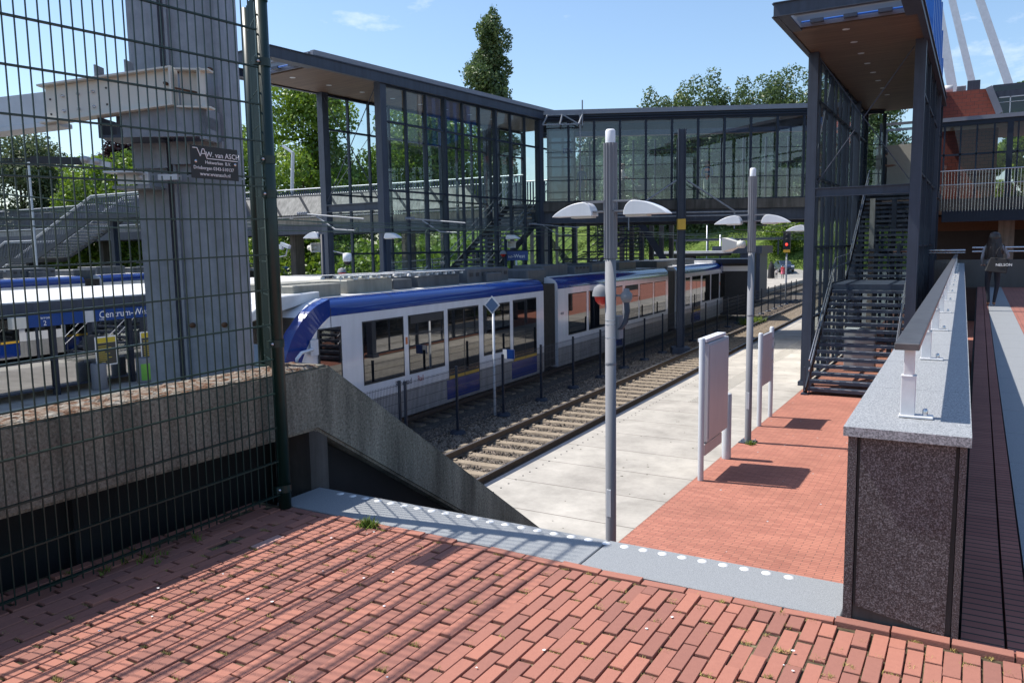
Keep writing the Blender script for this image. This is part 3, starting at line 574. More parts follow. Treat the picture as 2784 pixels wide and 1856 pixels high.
# red crossing lamp strapped on lamp post 1
r = thing('warning_light', 'red domed warning light and grey bell strapped to the nearest lamp post', 'warning light', (-3.84, 8.95, 3.42))
m = MB(); m.lathe([(0, .16), (.06, .15), (.1, .11), (.12, .05), (.125, 0)], (-.13, .05, .02), 18); h = m.build('hood', 'lamp_grey', r)
m = MB(); m.lathe([(.1, .03), (.1, .0), (.085, -.06), (.05, -.1), (0, -.115)], (-.13, .05, .02), 18); m.build('red_lens', 'red', r)
m = MB(); m.lathe([(0, .1), (.035, .095), (.035, .07), (.07, .03), (.07, -.02), (.045, -.07), (0, -.08)], (.19, .04, .02), 16); m.build('bell', 'lamp_grey', r)
m = MB(); m.tube([(.19, .04, -.04), (.2, .04, -.16), (.18, .04, -.28), (.13, .04, -.36), (.08, .04, -.38)], [.035, .035, .032, .025, .012], 10); m.build('arm', 'steel', r)
m = MB(); m.bar((.05, .04, .03), (.19, .04, .03), .025); m.build('bracket', 'lamp_grey', r)
m = MB(); m.box(.02, .1, .03, .16, -.5, -.22); m.build('junction_box', 'lamp_grey', r)
for z in (-.27, -.32, -.48): m = MB(); m.lathe([(.0675, -.004), (.069, 0), (.0675, .004)], (0, 0, z), 24); m.build('strap', 'stainless', r)
# ------------------------------------------------------------------ sign boards
r = thing('notice_board', 'large pale grey two sided notice board on one round post, nearer to the camera', 'sign board', (-4.0, 13.24, 0))
m = MB(); m.lathe([(.05, 0), (.05, 2.46), (.035, 2.48), (0, 2.48)], n=20); m.build('post', 'sign_grey', r)
m = MB(); m.lathe([(.085, 0), (.085, 1.24), (.07, 1.26), (0, 1.26)], (.0, 1.64, 0), n=20); m.build('bin_post', 'sign_grey', r)
m = MB(); m.box(-.07, .09, .09, 1.36, .66, 2.38); m.build('board', 'sign_grey', r, bevel=.01)
m = MB(); m.box(.092, .1, .13, 1.32, .7, 2.34); m.build('panel', 'sign_grey', r, bevel=.003)
m = MB(); m.box(-.09, .07, .05, 1.24, 2.4, 2.46); m.build('top_cap', 'white', r, bevel=.004)
m = MB(); m.box(-.05, .05, .06, 1.12, .42, .62); m.build('lower_rail', 'sign_grey', r, bevel=.004)
r = thing('notice_board', 'smaller pale grey notice board between two round posts, farther along the platform', 'sign board', (-4.1, 17.94, 0))
for y, h in ((0, 2.1), (1.1, 2.14)):
    m = MB(); m.lathe([(.052, 0), (.052, h-.03), (.035, h), (0, h)], (0, y, 0), n=20); m.build('post', 'sign_grey', r)
m = MB(); m.box(-.025, .025, .05, 1.05, .88, 2.03); m.build('board', 'sign_grey', r, bevel=.006)
m = MB()
for z in (1.1, 1.35, 1.6, 1.85): m.box(.0, .06, 1.03, 1.06, z, z+.05)
m.build('hinges', 'sign_grey', r)
# ------------------------------------------------------------------ low mesh fence between tracks
FXL = lambda Y: -10.5-.034*(Y-15)
r = thing('mesh_fence', 'low dark grey mesh fence running between the tram and the empty track', 'fence', (FXL(13.1), 13.1, -.3))
Y = 13.1
for k in range(24):
    x = FXL(Y)-FXL(13.1); m = MB(); m.box(x-.03, x+.03, Y-13.1-.02, Y-13.1+.02, 0, 1.62); m.lathe([(.2, 0), (.17, .07), (0, .08)], (x, Y-13.1, 0), 10); m.build('post', 'steel_dk', r)
    if Y < 62:
        m = MB(); Yb = Y+2.25; xb = FXL(Yb)-FXL(13.1); n = 45 if Y < 34 else 22
        for i in range(1, n):
            t_ = i/n; xx = x+(xb-x)*t_; m.bar((xx, Y-13.1+2.25*t_, .12), (xx, Y-13.1+2.25*t_, 1.56), .005 if Y < 34 else .006)
        for z in (.14, .34, .54, .74, .94, 1.14, 1.34, 1.52): m.bar((x, Y-13.1, z), (xb, Yb-13.1, z), .007)
        m.build('mesh_panel', 'steel_dk', r)
    Y += 2.25
tag(o, 'thin brown moss layer on the concrete parapet', 'moss') if 0 else None
r = thing('mesh_fence', 'near end of the low mesh fence hidden behind the concrete stair parapet', 'fence', (FXL(8.6), 8.6, -.3))
for k in range(3):
    m = MB(); y = k*2.25; m.box(-.03, .03, y-.02, y+.02, 0, 1.62); m.build('post', 'steel_dk', r)
m = MB()
for i in range(90): m.bar((-.034*i*.05, i*.05, .12), (-.034*i*.05, i*.05, 1.56), .005)
for z in (.14, .34, .54, .74, .94, 1.14, 1.34, 1.52): m.bar((0, 0, z), (-.153, 4.5, z), .007)
m.build('mesh_panel', 'steel_dk', r)
# small signs on the fence line
r = thing('diamond_sign', 'pale diamond shaped sign on a thin white pole in front of the tram', 'sign', (-10.82, 17.55, -.3))
m = MB(); m.lathe([(.035, 0), (.035, 2.9), (0, 2.9)], n=12); m.build('pole', 'galv_lt', r)
m = MB(); m.prism([(0, -.24), (.24, 0), (0, .24), (-.24, 0)], -.055, -.04, 'xz', 0); m.v = [(a, b_, c_+2.9) for a, b_, c_ in m.v]; q = m.build('plate', 'galv_lt', r, bevel=.004); 
m = MB(); m.prism([(0, -.19), (.19, 0), (0, .19), (-.19, 0)], -.058, -.056, 'xz', 0); m.v = [(a, b_, c_+2.9) for a, b_, c_ in m.v]; m.build('face', 'denim', r)
r = thing('fence_notice', 'small blue and white notice fixed on the low mesh fence', 'sign', (-10.62, 17.7, 1.2))
m = MB(); m.box(0, .34, -.03, 0, 0, .24); m.build('plate', 'blue_sign', r); m = MB(); m.box(0, .12, -.034, -.031, .0, .24); m.build('white_field', 'letter_white', r)
# catenary mast in front of the bridge
r = thing('catenary_mast', 'dark steel H section mast with a yellow band standing in front of the glass bridge', 'mast', (-10.4, 31.4, -.3), R(26.34))
m = MB(); m.box(-.15, -.13, -.14, .14, 0, 8.95); m.box(.13, .15, -.14, .14, 0, 8.95); m.box(-.13, .13, -.015, .015, 0, 8.95); m.box(-.35, .35, -.35, .35, 0, .25); m.build('post', 'steel', r)
m = MB(); m.box(-.158, .158, -.148, .148, 5.0, 5.42); m.build('yellow_band', 'yellow', r)
for s in (-1, 1):
    m = MB(); m.tube([(s*.2, 0, 5.68), (s*2.9, -s*0.0, 5.68)], .03, 8); m.tube([(s*.2, 0, 5.54), (s*2.7, 0, 5.54)], .025, 8); m.tube([(s*.2, 0, 6.95), (s*2.1, 0, 5.7)], .035, 8); m.tube([(s*2.1, 0, 5.7), (s*2.1, 0, 5.0)], .03, 6); m.build('cantilever_arm', 'galv', r)
# overhead wires
r = thing('overhead_wires', 'thin green overhead wires with droppers and arms above the tram', 'overhead wire', (0, 6, 0))
m = MB(); ys = [6+3*i for i in range(34)]
top = [(TX(y), y-6, 5.0-.36*math.sin(math.pi*((y-6) % 24)/24)) for y in ys]
for pts in ([(TX(y), y-6, 4.5) for y in ys], top, [(TX(y)+.35, y-6, 4.6) for y in ys], [(TX(y)-.5, y-6, 4.74+.01*(y % 5)) for y in ys]): m.tube(pts, .0115, 5)
for q, y in zip(top, ys): m.bar(q, (TX(y), y-6, 4.5), .014); m.bar((TX(y)-.1, y-6, 4.52), (TX(y)+.1, y-6.15, 4.6), .03)
m.build('tram_wire', 'wire', r)
for y in (14.5, 19.0, 27.0):
    m = MB(); m.tube([(TX(y)-1.5, y-6, 4.98), (TX(y)+.6, y-6, 4.78)], .022, 6); m.tube([(TX(y)-.9, y-6, 4.9), (TX(y)-.3, y-6, 4.56), (TX(y)+.3, y-6, 4.52)], .018, 6)
    for k in range(5): m.lathe([(.02, 0), (.05, .008), (.02, .016)], (TX(y)-1.5+k*.07, y-6, 4.97), 10, axis='x')
    m.build('registration_arm', 'galv', r)
m = MB(); ys2 = [y for y in ys if y > 33]
m.tube([(NX(y)-.2, y-6, 4.75) for y in ys2], .018, 5); m.tube([(NX(y), y-6, 5.5-.5*math.sin(math.pi*((y-6) % 24)/24)) for y in ys2], .018, 5)
for y in ys2: m.bar((NX(y), y-6, 5.5-.5*math.sin(math.pi*((y-6) % 24)/24)), (NX(y)-.2, y-6, 4.75), .012)
m.build('far_wire', 'dark', r)
# signal
r = thing('railway_signal', 'slim railway signal showing a red light beside the far fence', 'signal', (-13.3, 66.5, -.3))
m = MB(); m.lathe([(.07, 0), (.07, 3.9), (0, 3.9)], n=10); m.build('pole', 'galv', r)
m = MB(); m.box(-.28, .28, -.12, .12, 3.95, 5.4); m.build('signal_head', 'black', r); m = MB(); m.box(-.24, .24, -.14, .1, 3.72, 3.94); m.build('yellow_plate', 'yellow', r)
m = MB(); m.lathe([(0, -.15), (.09, -.14), (.1, -.12)], (0, 0, 4.35), 12, axis='y'); o = m.build('red_lamp', 'red', r)
e = bpy.data.materials.new('red_lamp_on'); e.use_nodes = True; pe = e.node_tree.nodes['Principled BSDF']; pe.inputs['Base Color'].default_value = (.6, .02, .01, 1); pe.inputs['Emission Color'].default_value = (1, .03, .02, 1); pe.inputs['Emission Strength'].default_value = 2.5; o.data.materials[0] = e
for z in (4.75, 5.1):
    m = MB(); m.lathe([(0, -.13), (.09, -.14), (.1, -.12)], (0, 0, z), 12, axis='y'); m.build('unlit_lamp', 'dark', r)
# ------------------------------------------------------------------ TRAM (local: y along, x across, 0 = right side, z above rail head)
CY_ = lambda Yi: 11.2445/(11.7-.033*Yi)*Yi-11.0
def tram():
    r = thing('tram', 'long white three section tram with blue roof band standing at the platform beside the fence', 'tram', (-11.61, 11.0, -.14), .033)
    W_ = 2.65
    def shell(y0, y1, name):
        # side walls with cross-section sweep
        sec = [(0, .22), (.0, .85), (0, .86), (0, 2.83), (0, 2.84), (-.02, 3.0), (-.09, 3.1), (-.2, 3.17), (-.34, 3.2), (-.35, 3.2), (-1.3, 3.22)]
        full = sec+[(-W_-x, z) for x, z in sec[::-1][1:]]; n = len(full); m = MB()
        m.add([(x, y0, z) for x, z in full]+[(x, y1, z) for x, z in full], [(i, i+1, n+i+1, n+i) for i in range(n-1)])
        m.add([(x, y0, z) for x, z in full], [tuple(range(n))]); m.add([(x, y1, z) for x, z in full], [tuple(range(n))])
        k = []
        for i in range(n-1):
            zz = (full[i][1]+full[i+1][1])/2; xx = (full[i][0]+full[i+1][0])/2
            k.append(2 if zz < .855 else (0 if zz < 2.835 else (1 if (xx > -.345 or xx < -W_+.345) else 3)))
        m.m[:n-1] = k; m.m[n-1:] = [0, 0]; m.sm[:n-1] = [full[i][1] > 2.83 for i in range(n-1)]
        return m.build(name, ['t_white', 't_blue', 't_grey', 't_roof'], r)
    e1 = 11.55; s2a = 12.62; s2b = CY_(33.63); s3a = CY_(34.8); s3b = 34.6
    shell(1.42, e1, 'body_shell'); shell(s2a, s2b, 'body_shell'); shell(s3a, s3b, 'body_shell')
    # bellows
    for a, b_ in ((e1, s2a), (s2b, s3a)):
        m = MB(); n = 14
        for i in range(n):
            y = a+.04+(b_-a-.08)*i/n; d = (b_-a-.08)/n; m.box(-W_+.08, -.08, y, y+d*.62, .3, 3.02); m.box(-W_+.14, -.14, y+d*.62, y+d, .32, 2.98)
        m.build('bellows', 't_rubber', r)
        m = MB(); m.box(-W_+.4, -.5, a-.15, b_+.2, 3.02, 3.5); m.build('roof_cover', 't_box', r, bevel=.03)
    # noses at both ends
    def nose(base, sg):
        Yf = lambda q: base+sg*q                          # q: distance from the tip inwards
        out = [(.02, .3), (.0, .7), (.0, 1.25), (.08, 1.7), (.22, 2.15), (.42, 2.55), (.68, 2.86), (1.0, 3.07), (1.42, 3.2)]
        inn = [(.38, .3), (.36, .7), (.36, 1.25), (.43, 1.6), (.56, 1.95), (.74, 2.28), (.96, 2.54), (1.2, 2.72), (1.42, 2.835)]
        def fine(P):
            Q = []
            for i in range(len(P)-1):
                p0 = P[max(i-1, 0)]; p1 = P[i]; p2 = P[i+1]; p3 = P[min(i+2, len(P)-1)]
                for j in range(4):
                    t_ = j/4; Q.append(tuple(.5*((2*p1[k])+(-p0[k]+p2[k])*t_+(2*p0[k]-5*p1[k]+4*p2[k]-p3[k])*t_*t_+(-p0[k]+3*p1[k]-3*p2[k]+p3[k])*t_**3) for k in (0, 1)))
            return Q+[P[-1]]
        out = fine(out); inn = fine(inn)
        ins = lambda q: .16*max(0, 1-q/1.1)**1.7          # plan taper
        m = MB()
        for side in (0, 1):
            X = (lambda q: -ins(q)) if side == 0 else (lambda q: -W_+ins(q))
            for i in range(32):
                a, b_, c_, d = out[i], out[i+1], inn[i+1], inn[i]; mi = 1 if (a[1]+b_[1])/2 > 1.0 else 0
                ed = .1
                m.quad((X(a[0]), Yf(a[0]), a[1]), (X(b_[0]), Yf(b_[0]), b_[1]), (X(c_[0]), Yf(c_[0]), c_[1]), (X(d[0]), Yf(d[0]), d[1]), 1 if i > 6 else (2 if i < 3 else 0))
            P = inn+[(1.42, .3)]
            m.add([(X(q), Yf(q), z) for q, z in P], [tuple(range(len(P)))], 0)
            m.add([(X(q), Yf(q), z) for q, z in ((.38, .3), (.36, .85), (1.42, .85), (1.42, .3))], [(0, 1, 2, 3)], 2); 
            for j in range(4): m.v[-1-j] = (m.v[-1-j][0]+(.003 if side == 0 else -.003), m.v[-1-j][1], m.v[-1-j][2])
        # front skin across the width, split in columns
        nx = 12
        for i in range(32):
            a, b_ = out[i], out[i+1]
            for j in range(nx):
                t0, t1 = j/nx, (j+1)/nx; bul = lambda t_: -.22*(1-(2*t_-1)**2)
                def P_(t_, q): e = ins(q[0]); return (-e-(W_-2*e)*t_, Yf(q[0]+bul(t_)*(1 if q[1] < 3 else .35)*(1-.5*(q[1] > 2.7))), q[1])
                mid = 1 <= j <= nx-2; mi = 0
                if 8 <= i <= 23 and mid: mi = 3
                elif i in range(24, 30): mi = 0 if mid else 1
                elif i < 4: mi = 2
                elif not mid: mi = 1
                m.quad(P_(t0, a), P_(t1, a), P_(t1, b_), P_(t0, b_), mi); m.sm[-1] = True
        m.build('cab_shell', ['t_white', 't_blue', 't_grey', 't_glass'], r)
        m = MB()                                         # roof visor over the windscreen
        m.prism([(-.42, 2.84), (1.6, 3.2), (1.6, 3.34), (.5, 3.3), (-.2, 3.1), (-.45, 2.98)], -W_+.42, -.42, 'yz'); m.v = [(x, Yf(y), z) for x, y, z in m.v]; m.build('roof_visor', 't_roof', r, bevel=.02)
    nose(0., 1); nose(36.05, -1)
    # windows and doors both sides
    def win(y0, y1, z0, z1, side, name='window', mt='t_glass', parent=None, off=.004):
        m = MB(); X0, X1 = (off, .0-.01) if side == 0 else (-W_-off, -W_+.01)
        m.box(min(X0, X1), max(X0, X1), y0, y1, z0, z1); return m.build(name, mt, parent or r)
    wins = [(13.48, 14.9), (15.13, 16.56), (18.48, 19.88), (23.77, 25.15), (25.38, 26.8), (28.7, 30.05), (30.27, 31.7), (31.92, 33.3), (36.05, 36.68), (38.68, 39.95), (40.2, 41.56), (41.82, 43.0)]
    doors = [(16.78, 18.2), (20.11, 21.5), (26.95, 28.4), (37.04, 38.37)]
    for side in (0, 1):
        for a, b_ in wins:
            f = win(CY_(a)-.03, CY_(b_)+.03, 1.2, 2.63, side, 'window', 'dark', off=.002); win(CY_(a), CY_(b_), 1.24, 2.6, side, 'pane', 't_glass', f, .005)
            if a in (15.13, 28.7):
                m = MB(); x = .008 if side == 0 else -W_-.008; m.box(x-.004, x+.004, CY_(a)+.06, CY_(b_)-.04, 2.14, 2.17); m.box(x-.004, x+.004, CY_(a)+.06, CY_(b_)-.04, 2.42, 2.6); m.build('vent_frame', 'dark', f)
        for a, b_ in doors:
            a, b_ = CY_(a), CY_(b_); d = win(a-.03, b_+.03, .34, 2.66, side, 'door', 'dark', off=.002); mid = (a+b_)/2
            for p0, p1 in ((a, mid-.02), (mid+.02, b_)): win(p0, p1, .95, 2.62, side, 'pane', 't_glass', d, .006); win(p0, p1, .82, .9, side, 'yellow_stripe', 'yellow', d, .006)
            win(a-.14 if 1 else a, b_, .3, .8, side, 'lower_panel', 't_blue', d, .007)
        f = win(CY_(12.08), CY_(12.78), 1.28, 2.6, side, 'cab_door_window', 'dark', off=.003); win(CY_(12.12), CY_(12.74), 1.32, 2.57, side, 'pane', 't_glass', f, .006)
        for y in (CY_(14.99), CY_(30.15), CY_(41.7)): win(y, y+.07, 1.95, 2.12, side, 'side_marker', 'orange', off=.012)
        rot = (R(90), 0, R(90)) if side == 0 else (R(90), 0, R(-90))
        x = .004 if side == 0 else -W_-.004
        for base in (CY_(14.55), CY_(24.0)+60):
            if base > 50: continue
            text('lettering', 'Randstad', .21, 'letter_dark', r, (x, base if side == 0 else base+1.5, .98), rot, .0008, sx=.85)
            text('lettering', 'Rail', .21, 'letter_red', r, (x, base+.9 if side == 0 else base+.6, .98), rot, .0008, sx=.85)
        text('lettering', '4038', .13, 'letter_dark', r, (x, s2a+.2 if side == 0 else s2a+.5, 1.95), rot, .0008)
        m = MB(); xx = x
        for y0, y1 in ((1.42, 1.435), (.0, .0)):
            if y1: m.box(min(x, x*.999), max(x, x+.001), y0, y1, .3, 3.0)
        m.box(x-.001, x+.001, 1.45, e1-.02, 3.0-.16, 2.842); m.box(x-.001, x+.001, CY_(14.2), CY_(14.2)+.35, .4, .405); m.box(x-.001, x+.001, CY_(24.3), CY_(24.3)+.9, .52, .53); m.box(x-.001, x+.001, CY_(25.5), CY_(25.5)+.9, .66, .67)
        m.box(x-.001, x+.001, 1.45, e1-.02, .845, .852); m.box(x-.001, x+.001, s2a, s2b-.02, .845, .852); m.build('panel_joint', 'dark', r)
    # mirrors
    for sd in (0, 1):
        x = .0 if sd == 0 else -W_; s = 1 if sd == 0 else -1
        m = MB(); m.tube([(x, .85, 2.2), (x+s*.12, .7, 2.22), (x+s*.16, .35, 2.2), (x+s*.16, .22, 2.1), (x+s*.16, .18, 1.75)], .035, 8); m.box(*sorted((x+s*.02, x+s*.02+.02)), .76, .98, 2.08, 2.4); q = m.build('mirror_arm', 't_white', r)
        m = MB(); m.box(*sorted((x+s*.04, x+s*.24)), .22, .36, 1.55, 2.0); m.build('mirror', 't_white', q, bevel=.03)
    # roof equipment
    E_ = [(-1.1, -.6, 1.0, 2.5, .28, 't_beige'), (-2.3, -1.3, 1.3, 3.0, .3, 't_beige'), (-2.0, -.75, 2.9, 4.6, .32, 't_beige'), (-2.05, -.8, 4.7, 5.5, .26, 't_box'), (-2.1, -.8, 5.8, 7.8, .3, 't_box'), (-2.1, -.75, 8.15, 10.6, .42, 't_box'), (-1.0, -.6, 9.0, 9.9, .28, 't_box'), (-2.0, -.8, 13.2, 15.2, .4, 't_box'), (-2.0, -.7, 15.6, 17.0, .3, 't_box'), (-2.1, -.8, 17.5, 19.5, .36, 't_box'), (-2.1, -.75, 20.3, 22.4, .34, 't_box'), (-2.1, -.8, 25.4, 28.0, .3, 't_box'), (-2.1, -.8, 29, 32.0, .32, 't_box')]
    for x0, x1, y0, y1, h, mt in E_:
        m = MB(); m.box(x0, x1, y0, y1, 3.19, 3.2+h); o = m.build('roof_unit', mt, r, bevel=.02)
        if y0 not in (1.3, 8.15, 15.6): continue
        q = MB(); n = int((y1-y0)/.34)
        for i in range(n): q.box(x1+.001, x1+.012, y0+.12+i*.34, y0+.3+i*.34, 3.4, 3.42+h*.2)
        q.build('louvre', 'dark', o)
    m = MB()                                            # insulators and cable trays on top
    for y in np.arange(3.2, 8.2, .42):
        for x in (-1.75, -1.2, -.75):
            m.lathe([(.05, 0), (.05, .06), (.02, .06), (.02, .09)], (x, y, 3.52), 8)
    for x in (-1.78, -1.22, -.78): m.box(x-.1, x+.1, 3.1, 5.2, 3.605, 3.62); m.box(x-.1, x+.1, 5.5, 7.9, 3.6, 3.615)
    m.build('roof_grid', 't_roof', r)
    m = MB()                                            # pantograph folded
    for s in (-.7, -1.9): m.tube([(s, 18.0, 3.75), (s, 19.6, 3.95)], .02, 6)
    for s in (-.9, -1.7): m.tube([(-1.3, 17.6, 3.8), (s, 19.6, 4.0)], .018, 6)
    m.tube([(-2.1, 19.6, 4.0), (-.5, 19.6, 4.0)], .03, 6); m.box(-2.0, -.6, 17.4, 17.6, 3.7, 3.78); m.build('pantograph', 'dark', r)
    for yc in (4.2, 12.08, 24.3, 32.8):
        m = MB(); m.box(-W_+.3, -.3, yc-1.1, yc+1.1, .1, .32)
        for y in (yc-.8, yc+.8):
            for x in (-.6, -2.05): m.lathe([(0, 0), (.3, 0), (.3, .12), (0, .12)], (x, y, .3-.0), 18, axis='x') if 0 else m.lathe([(0, x), (.3, x), (.3, x+.12), (0, x+.12)], (0, y, .32), 18, axis='x')
        m.build('bogie', 'black', r)
    return r
tr = tram()
t2 = copytree(tr); t2['label'] = 'second white and blue tram standing behind the white platform canopy on the far left'
tr['group'] = t2['group'] = 'trams at the station'
t2.location = (-34.8, 12.0, -.14); t2.rotation_euler = (0, 0, R(14.5))
# ------------------------------------------------------------------ glazed stair towers
def stair_tower(label, loc, rz, other=False):
    r = thing('stair_tower', label, 'stair tower', loc, rz, 'glazed stair towers of the footbridge')
    W_, D_ = 2.85, 12.0; H = 9.28
    def col(x, y, z1=H, w_=.26, name='column'):
        m = MB(); m.box(x, x+.025, y, y+w_, 0, z1); m.box(x+w_-.025, x+w_, y, y+w_, 0, z1); m.box(x+.025, x+w_-.025, y+.0, y+.025, 0, z1); m.box(x+.025, x+w_-.025, y+w_-.025, y+w_, 0, z1); return m.build(name, 'steel', r)
    for x in (-.02, W_-.24): col(x, 0); col(x, 9.15 if other else 8.95)
    for x in (-.02, W_-.24):
        m = MB(); m.box(x-.06, x+.32, -.06, .32, 0, .12); m.build('base_shoe', 'steel', r)
    # mid beam and roof edge beams (channels)
    m = MB(); m.box(.24, W_-.24, .06, .08, 5.34, 5.58); m.box(.24, W_-.24, .0, .14, 5.34, 5.36); m.box(.24, W_-.24, .0, .14, 5.56, 5.585); m.build('cross_beam', 'steel', r)
    for x, s in ((-.06, 1), (W_+.06, -1)):
        m = MB(); m.box(*sorted((x, x+s*.02)), -4.2, D_, 9.24, 9.52); m.box(*sorted((x-s*.04, x+s*.1)), -4.2, D_, 9.22, 9.24); m.box(*sorted((x-s*.04, x+s*.1)), -4.2, D_, 9.52, 9.54); m.build('edge_beam', 'steel', r)
        m = MB(); m.box(*sorted((x-s*.005, x+s*.16)), -2.65, D_, 9.56, 9.7); m.build('roof_fascia', 'fascia', r)
    m = MB(); m.box(-.04, W_+.04, -4.22, -4.2, 9.24, 9.52); m.box(-.06, W_+.06, -4.26, -4.14, 9.22, 9.24); m.box(-.06, W_+.06, -4.26, -4.14, 9.52, 9.54); m.box(.0, .28, -4.2, -2.6, 9.23, 9.26); m.box(W_-.28, W_, -4.2, -2.6, 9.23, 9.26)
    m.build('front_beam', 'steel', r)
    m = MB(); m.box(-.03, W_+.03, -2.66, -2.62, 9.3, 9.68); m.box(.1, W_-.1, -2.72, -2.67, 9.6, 9.66); m.build('front_fascia', 'fascia', r)
    m = MB(); m.tube([(.3, -2.8, 9.38), (W_-.3, -2.8, 9.38)], .025, 8); m.build('blue_tube', 'big_blue', r)
    for k in range(3): m = MB(); m.box(.5+k*.75, .8+k*.75, -2.84, -2.7, 9.34, 9.42); m.build('tube_holder', 'steel', r)
    m = MB(); m.box(-.03, W_+.03, -2.62, D_, 9.38, 9.56); m.build('roof_slab', 'steel_dk', r)
    m = MB(); m.box(.02, W_-.02, -2.6, D_, 9.26, 9.3); m.build('wood_ceiling', 'wood', r)
    for k in range(8):
        m = MB(); m.lathe([(0, -.004), (.085, -.004), (.09, 0)], (1.2, -2.0+k*1.45, 9.26), 14); m.build('downlight', 'galv_lt', r)
    # side glazing
    for x in (.08, W_-.12):
        m = MB(); g = MB()
        ys = [.26+ i*(8.9/9) for i in range(10)]+[10.1, 11.1, 12.0]
        for i, y in enumerate(ys):
            wd = .05; 
            if i and i % 3 == 0: m.box(x-.06, x+.1, y-.05, y+.05, .1, 9.24)
            else: m.box(x-.03, x+.08 if other else x+.05, y-wd/2, y+wd/2, .1, 9.24)
        for z in (.12, 1.9, 3.95, 5.95, 8.1, 9.2):
            if not other and z in (1.9, 3.95) : pass
            m.box(x-.035, x+.065, .26, D_, z-.03, z+.03)
        m.build('glazing_frame', 'steel_dk', r)
        for i in range(len(ys)-1):
            g.quad((x, ys[i]+.03, .15), (x, ys[i+1]-.03, .15), (x, ys[i+1]-.03, 9.17), (x, ys[i]+.03, 9.17))
        g.build('glass_panes', 'glass' if other else 'glass', r, fix=False)
    # front bracing rods
    m = MB(); m.tube([(.26, .05, 5.7), (W_-.26, .05, 9.1)], .014, 6); m.tube([(.26, .05, 9.1), (W_-.26, .05, 5.7)], .014, 6); m.tube([(.1, .4, 6.0), (.1, 3.2, 9.1)], .01, 6); m.build('brace_rods', 'steel', r)
    # stairs: flight 1, landing, flight 2
    st = MB(); nos = MB(); n1 = 16; y = -1.35; z = .0; rise = 2.8/16
    x0, x1 = .42, W_-.3
    for i in range(1, n1):
        z = i*rise; yy = -1.35+(i-1)*.262; st.box(x0, x1, yy, yy+.27, z-.012, z); st.box(x0, x1, yy, yy+.02, z-.085, z-.012); st.box(x0, x1, yy+.25, yy+.27, z-.07, z-.012); nos.box(x0, x1, yy-.004, yy+.035, z+.001, z+.004)
    st.build('treads', 'steel', r)
    nm = MB()
    for i in range(1, n1):
        z = i*rise; yy = -1.35+(i-1)*.262
        for k in range(6): nm.box(x0+.25+k*.34, x0+.42+k*.34, yy-.003, yy+.03, z+.001, z+.005)
    nm.build('step_marks', 'galv_lt', r)
    m = MB(); m.box(x0-.1, x1+.1, 2.6, 5.8, 2.77, 2.8); m.box(x0-.1, x1+.1, 2.6, 2.64, 2.6, 2.77); m.build('landing', 'steel', r)
    st = MB(); n2 = 18; rise2 = 3.12/18
    for i in range(1, n2+1):
        z = 2.8+i*rise2; yy = 5.75+(i-1)*.262; st.box(x0, x1, yy, yy+.27, z-.012, z); st.box(x0, x1, yy, yy+.02, z-.085, z-.012); st.box(x0, x1, yy+.25, yy+.27, z-.07, z-.012)
    st.build('treads', 'steel', r)
    m = MB(); m.box(-.0, W_, 10.4, D_+1.5, 5.7, 5.93); m.build('deck', 'steel_dk', r)
    for x in (x0-.06, x1+.04):
        m = MB(); m.bar((x, -1.4, .0), (x, 2.75, 2.68), .03, .28, up=(0, 0, 1)); m.bar((x, 2.6, 2.7), (x, 5.8, 2.7), .03, .28); m.bar((x, 5.7, 2.8), (x, 10.4, 5.86), .03, .28); m.build('stringer', 'steel_dk', r)
    for x in (x0+.04, x1-.05):
        m = MB()
        for dz in (.0, -.28): m.tube([(x, -1.45, .95+dz), (x, 2.6, 3.6+dz), (x, 5.7, 3.7+dz), (x, 10.3, 6.8+dz), (x, 10.7, 6.85+dz)], .02, 8)
        m.build('handrail', 'stainless', r)
        m = MB()
        for yy, z in ((-1.35, .0), (.6, 1.35), (2.7, 2.8), (5.6, 2.8), (8., 4.4), (10.3, 5.9)): m.bar((x, yy, z), (x, yy, z+.95), .03)
        m.build('handrail_posts', 'steel', r)
    m = MB(); m.box(x0-.15, x0+.02, -1.5, -1.3, 0, .04); m.box(x0-.1, x0-.06, -1.44, -1.38, 0, .75); m.build('guide_post', 'steel', r)
    m = MB()
    for x in (.5, 1.1, 1.8, 2.3): 
        m.box(x, x+.12, 7.0, 7.12, 0, 4.0)
    m.build('support_posts', 'steel_dk', r); return r
stair_tower('steel and glass stair tower rising from the near platform on the right', (-4.27, 23.75, 0), 0.)
stair_tower('steel and glass stair tower rising behind the tram on the left', (-19.15, 20.2, 0), R(-4.6), True)
# things below / behind right tower
r = thing('steel_cabinet', 'pale grey cabinet standing under the right stair tower', 'cabinet', (-3.6, 27.2, 0))
m = MB(); m.box(0, .9, 0, .5, 0, 1.35); m.build('body', 'galv_lt', r, bevel=.01); m = MB(); m.box(.05, .43, -.012, -.001, .1, 1.25); m.box(.47, .85, -.012, -.001, .1, 1.25); m.build('door', 'sign_grey', r)
for k in range(4):
    m = MB(); x = -3.4+k*.62; m.box(x, x+.16, 31+k*.9, 31.16+k*.9, 0, 5.6); tag(m.build('pillar', 'steel_dk' if k % 2 else 'concrete'), 'square pillar under the bridge behind the right stair tower, %s in line from the left' % ('first', 'second', 'third', 'fourth')[k], 'pillar', 'pillars under the bridge')
r = thing('lift_shaft', 'steel framed glass lift shaft behind the right stair tower', 'lift shaft', (-3.75, 36.6, 0))
m = MB()
for x in (0, 1.9):
    for y in (0, 1.9): m.box(x, x+.12, y, y+.12, 0, 8.9)
for z in (1.2, 2.4, 3.6, 4.8, 6.2, 7.4, 8.8): m.box(.12, 1.9, .02, .1, z, z+.1); m.box(.12, 1.9, 1.92, 2.0, z, z+.1); m.box(.02, .1, .12, 1.9, z, z+.1)
